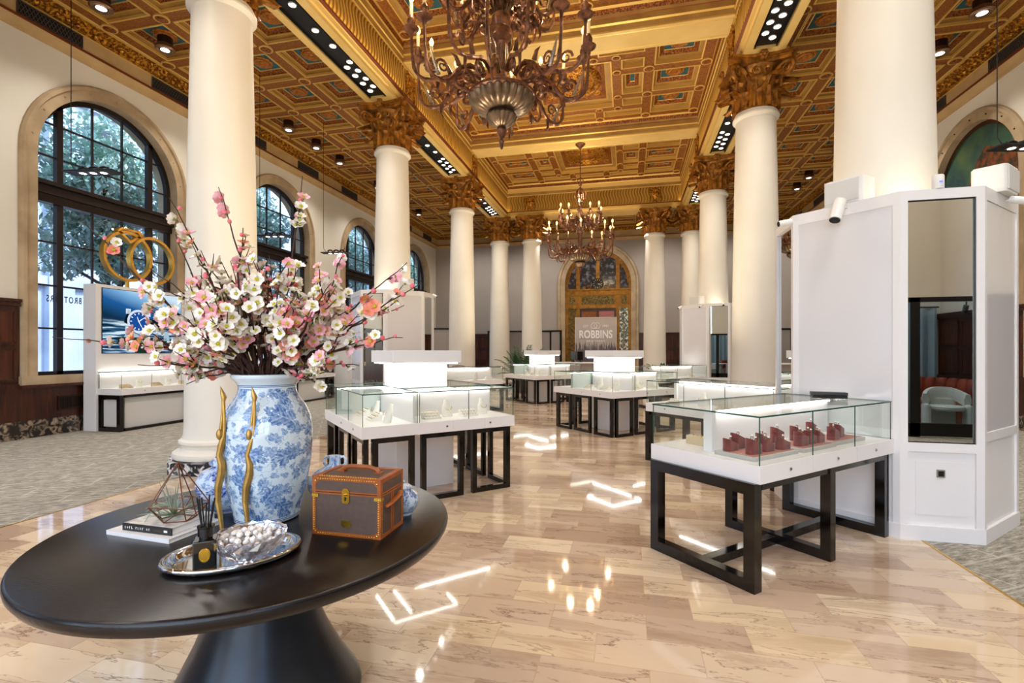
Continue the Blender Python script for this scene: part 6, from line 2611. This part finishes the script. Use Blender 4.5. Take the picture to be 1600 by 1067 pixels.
b.box((0, 0, .1), (.16, .03, .16), 'blackgloss', rx=radians(-20))
b.build('keypad', g)

# ------------------------------------------------------------------ potted palms
def palm(loc, lab, seed, n=20, s=1.0):
    rr = random.Random(seed)
    g = thing('potted_palm', lab, 'plant', loc, 0, 'potted palms')
    b = MB()
    b.lathe([(.0, 0), (.16, 0), (.2, .35), (.21, .4), (.19, .4), (.18, .36), (.0, .36)], 'pot', 24)
    b.build('pot', g)
    for k in range(n):
        a = 2 * pi * k / n + rr.uniform(-.2, .2)
        e = rr.uniform(.45, 1.35)
        L = rr.uniform(.75, 1.15) * s
        b = MB()
        pts = []
        for i in range(9):
            t = i / 8
            r = L * t * cos(e)
            pts.append(Vector((r * cos(a), r * sin(a), .36 + L * t * sin(e) * 1.15 - .42 * L * t ** 2.4 * (1.25 - e * .5))))
        b.tube(pts, [.008 * (1 - .8 * i / 8) for i in range(9)], 'palm', 5)
        for i in range(2, 9):
            d = (pts[i] - pts[i - 1]).normalized()
            sd = d.cross(Vector((0, 0, 1)))
            sd = sd.normalized() if sd.length > .01 else Vector((1, 0, 0))
            for w in (-1, 1):
                for hh in (0, .5):
                    p = pts[i].lerp(pts[i - 1], hh)
                    ll = .24 * s * (1 - abs(i / 8 - .45))
                    tip = p + sd * w * ll * .75 + d * ll * .65 - Vector((0, 0, ll * .25))
                    md = p.lerp(tip, .45) + Vector((0, 0, .01))
                    b.add([p - d * .006, md - d * .024, tip, md + d * .024, p + d * .006], [(0, 1, 2, 3, 4)], 'palm')
        b.build('frond', g, recalc=False)
    return g
palm((-3.68, 17.3, 0), 'bushy green potted palm between the far left columns', 5, 30, 1.45)
palm((1.12, 16.6, 0), 'green potted palm half hidden left of the small distant right kiosk', 8, 24, .9)

# ------------------------------------------------------------------ dark framed partitions near the back wall
def partition(x, y, rz, w, h, lab, n=2):
    g = thing('partition_screen', lab, 'partition', (x, y, 0), rz, 'dark framed partitions near the back wall')
    b = MB()
    for k in range(n + 1):
        xx = -w / 2 + w * k / n
        b.bx(xx - .04, xx + .04, -.03, .03, 0, h, 'black')
    b.bx(-w / 2, w / 2, -.03, .03, h - .07, h, 'black')
    b.bx(-w / 2, w / 2, -.03, .03, 0, .08, 'black')
    b.build('frame', g)
    for k in range(n):
        b = MB()
        b.bx(-w / 2 + w * k / n + .04, -w / 2 + w * (k + 1) / n - .04, -.012, .012, .08, h - .07, 'mauve')
        b.build('panel', g)
    return g
partition(-6.9, 18.6, radians(12), 1.5, 2.4, 'dark framed felt partition just right of the far left kiosk', 2)
partition(-5.55, 22.4, 0, 1.7, 2.42, 'dark framed beige partition between the third and fourth left columns, topped by a black speaker', 2)
partition(-3.35, 21.9, radians(-18), 1.0, 2.4, 'narrow dark framed partition left of the clock arch', 2)
g = thing('shelf_speaker', 'black speaker standing on the partition behind the left columns', 'speaker', (-6.0, 22.4, 2.421))
b = MB()
b.bx(-.22, .22, -.09, .09, 0, .24, 'black')
b.build('cabinet', g, bevel=.02)
b = MB()
b.bx(-.2, .2, -.095, -.09, .02, .22, 'grille')
b.build('grille', g)

# ------------------------------------------------------------------ lounge behind the photographer, seen in the kiosk mirror
g = thing('glass_partition', 'black framed glass partition reflected in the near kiosk mirror', 'partition', (5.55, -.85, 0), radians(0))
b = MB()
for xx in (-1.35, -.69, 1.1):
    b.bx(xx - .075, xx + .075, -.04, .04, 0, 2.42, 'black')
b.bx(-1.35, 1.1, -.04, .04, 2.34, 2.42, 'black')
b.bx(-1.35, 1.1, -.04, .04, 0.02, .24, 'black')
b.build('frame', g)
b = MB()
b.bx(-1.3, 1.05, -.006, .006, .24, 2.34, 'pane')
b.build('pane', g)
for k in range(2):
    g2 = MB()
    g2.cyl((.15 + .55 * k, -.12, 2.34), (.15 + .55 * k, -.12, 2.28), .012, 'black', 8)
    g2.cyl((.15 + .55 * k, -.12, 2.28), (.15 + .55 * k, -.17, 2.16), .04, 'black', 14)
    g2.build('spotlight', g)
g = thing('curtain', 'pale blue grey drape behind the lounge, reflected in the near kiosk mirror', 'curtain', (5.6, -4.5, 0))
b = MB()
nn = 60
vs = []
for i in range(nn + 1):
    xx = -1.5 + 3.0 * i / nn
    dd = .04 * sin(i * 1.3)
    vs += [(xx, dd, .02), (xx, dd, 2.5)]
b.add(vs, [(2 * i, 2 * i + 2, 2 * i + 3, 2 * i + 1) for i in range(nn)], mat('blue_grey_drape', '9db4c2', .9), True)
b.add([(p[0], p[1] - .012, p[2]) for p in vs], [(2 * i, 2 * i + 2, 2 * i + 3, 2 * i + 1) for i in range(nn)], 'plasticgrey', True)
b.build('drape', g, recalc=False)
b = MB()
b.cyl((-1.55, 0, 2.52), (1.55, 0, 2.52), .02, 'black', 8)
b.build('rail', g)
g = thing('curved_banquette', 'rust leather channel backed banquette reflected low in the near kiosk mirror', 'banquette', (6.18, -2.98, 0))
b = MB()
NB_ = 14
for k in range(NB_):
    a0 = radians(-175 + 190 * k / NB_)
    a1 = radians(-175 + 190 * (k + 1) / NB_)
    a = (a0 + a1) / 2
    rx_, ry_ = 1.35 if False else .78, 1.25
    p = Vector((.78 * cos(a) * .9, 1.25 * sin(a), 0))
    b.lathe([(.0, .42), (.11, .42), (.13, .6), (.13, .82), (.08, .9), (.0, .91)], 'orange', 10, (p.x, p.y, 0))
b.build('back', g)
b = MB()
b.lathe([(.0, .05), (1, .05), (1, .4), (.94, .45), (.0, .45)], 'orange', 32, sx=.62, sy=.92)
b.build('seat', g)
g = thing('pedestal_table', 'pale stone lounge table reflected in the near kiosk mirror', 'table', (5.3, -2.6, 0))
b = MB()
b.lathe([(.0, .70), (.42, .70), (.44, .72), (.42, .74), (.0, .74)], 'white', 32)
b.build('top', g)
b = MB()
b.lathe([(.25, 0), (.22, .03), (.14, .1), (.14, .62), (.2, .7)], M['cover'], 24)
b.build('base', g)
def lounge_chair(x, y, rz, lab):
    g = thing('armchair', lab, 'armchair', (x, y, 0), rz, 'cream armchairs reflected in the kiosk mirror')
    b = MB()
    b.lathe([(.0, .38), (.24, .38), (.27, .41), (.27, .45), (.24, .47), (.0, .47)], 'boucle', 24)
    b.build('seat', g)
    b = MB()
    n = 14
    vs = []
    for i in range(n + 1):
        a = pi * (.0 + 1.0 * i / n)
        for (r, z) in ((.26, .58), (.34, .56), (.36, .7), (.34, .8), (.28, .8), (.25, .7)):
            dz = -.12 * abs(cos(a)) ** 3
            vs.append((r * cos(a), r * sin(a) - .02, z + dz))
    fs = [(i * 6 + k, i * 6 + (k + 1) % 6, (i + 1) * 6 + (k + 1) % 6, (i + 1) * 6 + k) for i in range(n) for k in range(6)] + [tuple(range(6)), tuple(reversed(range(n * 6, n * 6 + 6)))]
    b.add(vs, fs, 'boucle', True)
    b.build('backrest', g)
    for s in (-1, 1):
        b = MB()
        b.bx(s * .3 - .045, s * .3 + .045, -.2, .14, 0, .5, 'boucle')
        b.build('leg', g, bevel=.04)
    b = MB()
    b.bx(-.2, .2, .2, .3, 0, .6, 'boucle')
    b.build('leg', g, bevel=.03)
    return g
lounge_chair(5.82, -1.75, radians(195), 'cream armchair with open curved back, reflected in the near kiosk mirror')
lounge_chair(4.75, -2.1, radians(140), 'cream armchair cut by the left edge of the near kiosk mirror reflection')

# brown wood chair seen left of the near island head
g = thing('wooden_chair', 'chestnut wood chair with rounded back left of the near pillar head', 'chair', (-4.55, 12.9, 0), radians(200))
b = MB()
vs = []
n = 12
for i in range(n + 1):
    t = -1 + 2 * i / n
    y_ = .05 * t * t
    hh = .15 * (1 - abs(t) ** 4 * .5)
    vs += [(t * .24, -.2 - y_ * 0 + y_, .93 - hh), (t * .24, -.2 + y_, .93 + hh), (t * .24, -.225 + y_, .93 + hh), (t * .24, -.225 + y_, .93 - hh)]
fs = [(i * 4 + k, i * 4 + (k + 1) % 4, (i + 1) * 4 + (k + 1) % 4, (i + 1) * 4 + k) for i in range(n) for k in range(4)] + [(0, 1, 2, 3), (n * 4 + 3, n * 4 + 2, n * 4 + 1, n * 4)]
b.add(vs, fs, 'chairwood', True)
b.build('backrest', g)
b = MB()
b.bx(-.22, .22, -.2, .22, .45, .48, 'chairwood')
b.build('seat', g, bevel=.01)
for (xx, yy, zt) in ((-.19, -.19, .85), (.19, -.19, .85), (-.19, .19, .45), (.19, .19, .45)):
    b = MB()
    b.cyl((xx, yy, 0), (xx * .95, yy, zt), .016, 'black', 8)
    b.build('leg', g)

# ------------------------------------------------------------------ the street outside the left windows
b = MB()
b.bx(-40, XL - .5, -30, 50, -.45, -.3, 'asphalt')
b.bx(-14.5, XL - .5, -30, 50, -.3, -.16, 'pavement')
b.bx(-40, -21, -30, 50, -.3, -.16, 'pavement')
struct('street', b)
g = thing('street_building', 'pale stone building across the street seen through the arched windows', 'building', (-24, 8, -.16))
b = MB()
b.bx(-3, 0, -30, 34, 0, 19, 'facade')
for z in (4.4, 8.6, 12.6):
    b.bx(0, .25, -30, 34, z, z + .4, 'facade')
for k in range(14):
    yy = -27 + 4.4 * k
    b.bx(0, .3, yy - .5, yy + .5, 0, 19, 'facade')
b.build('wall', g)
for k in range(13):
    for z in (1.0, 5.4, 9.4, 13.4):
        b = MB()
        yy = -24.8 + 4.4 * k
        b.bx(.0, .06, yy - 1.1, yy + 1.1, z, z + 2.6, 'darkglass')
        b.bx(.06, .1, yy - .04, yy + .04, z, z + 2.6, 'facade')
        b.bx(.06, .1, yy - 1.1, yy + 1.1, z + 1.5, z + 1.58, 'facade')
        if 0 <= yy + 8 <= 30 and z < 10:
            b.build('window', g)
# next door building wing close to the windows
g = thing('stone_wing', 'pale stone block wall standing just outside at the right of each window view', 'building', (-13.5, 43, -.16))
b = MB()
b.bx(-6, 2.2, -9, 9, 0, 14, 'facade')
b.build('wall', g)
def tree(x, y, h, r, seed, lab):
    rr = random.Random(seed)
    g = thing('street_tree', lab, 'tree', (x, y, -.16), 0, 'trees along the pavement outside')
    b = MB()
    b.tube([(0, 0, 0), (.05, .02, h * .35), (-.04, .05, h * .6), (.05, 0, h * .85)], [.14, .11, .08, .03], 'trunk', 9)
    for k in range(9):
        a = rr.uniform(0, 6.28)
        z = h * rr.uniform(.35, .75)
        b.tube([(0, 0, z), (r * .45 * cos(a), r * .45 * sin(a), z + r * .3), (r * .8 * cos(a), r * .8 * sin(a), z + r * .5)], [.05, .035, .01], 'trunk', 6)
    b.build('trunk', g)
    b = MB()
    vs, fs = [], []
    for k in range(13000):
        while True:
            p = Vector((rr.uniform(-1, 1), rr.uniform(-1, 1), rr.uniform(-1, 1)))
            if .3 < p.length < 1:
                break
        # lumpy crown with gaps
        lump = .8 + .25 * sin(p.x * 7 + seed) * sin(p.y * 6) + .15 * sin(p.z * 9)
        p = Vector((p.x * r * lump, p.y * r * lump, h * .68 + p.z * h * .34 * lump))
        d = Vector((rr.gauss(0, 1), rr.gauss(0, 1), rr.gauss(0, 1))).normalized()
        e = d.cross(Vector((0, 0, 1)))
        e = e.normalized() if e.length > .05 else Vector((1, 0, 0))
        L = rr.uniform(.07, .14)
        o = len(vs)
        vs += [p - d * L, p + e * L * .45, p + d * L, p - e * L * .45]
        fs.append((o, o + 1, o + 2, o + 3))
    b.add(vs, fs, 'leaf_out')
    b.build('crown', g, recalc=False)
    return g
tree(-13.8, 6.7, 8.4, 2.4, 1, 'leafy street tree filling the first arched window')
tree(-14.4, 10.9, 8.4, 1.7, 2, 'leafy street tree between the first and second arched windows')
tree(-13.7, 15.0, 8.2, 1.9, 3, 'leafy street tree behind the second arched window')
tree(-13.9, 21.5, 8.4, 2.0, 4, 'leafy street tree behind the third arched window')
tree(-14.4, 29.5, 8.8, 2.0, 5, 'dark leafy street tree behind the farthest arched window')
def car(x, y, lab):
    g = thing('parked_car', lab, 'car', (x, y, -.3), 0)
    b = MB()
    prof = [(-2.2, .35), (-2.25, .75), (-2.1, .95), (-1.45, 1.02), (-.9, 1.42), (.5, 1.45), (1.3, 1.02), (2.05, .9), (2.25, .6), (2.2, .35)]
    n = len(prof)
    vs = []
    for s in (-1, 1):
        for (yy, z) in prof:
            w = .88 if z < 1.03 else .68
            vs.append((s * w, yy, z))
    b.add(vs, [tuple(range(n)), tuple(reversed(range(n, 2 * n)))] + [(i, (i + 1) % n, n + (i + 1) % n, n + i) for i in range(n)], 'carpaint')
    b.build('body', g, bevel=.04)
    b = MB()
    for s in (-1, 1):
        b.add([(s * .83, -1.3, 1.03), (s * .70, -.85, 1.37), (s * .70, .45, 1.39), (s * .83, 1.1, 1.03)], [(0, 1, 2, 3)], 'darkglass')
    b.build('side_glass', g, recalc=False)
    for s in (-1, 1):
        for yy in (-1.35, 1.4):
            b = MB()
            b.cyl((s * .72, yy, .33), (s * .9, yy, .33), .33, 'tyre', 24)
            b.cyl((s * .9, yy, .33), (s * .905, yy, .33), .2, 'steel', 20)
            b.build('wheel', g)
    b = MB()
    for s in (-1, 1):
        b.bx(s * .65 - .2, s * .65 + .2, 2.18, 2.27, .68, .84, 'red')
    b.build('tail_lamp', g)
    return g
car(-15.8, 7.2, 'white car parked at the kerb outside the first arched window')
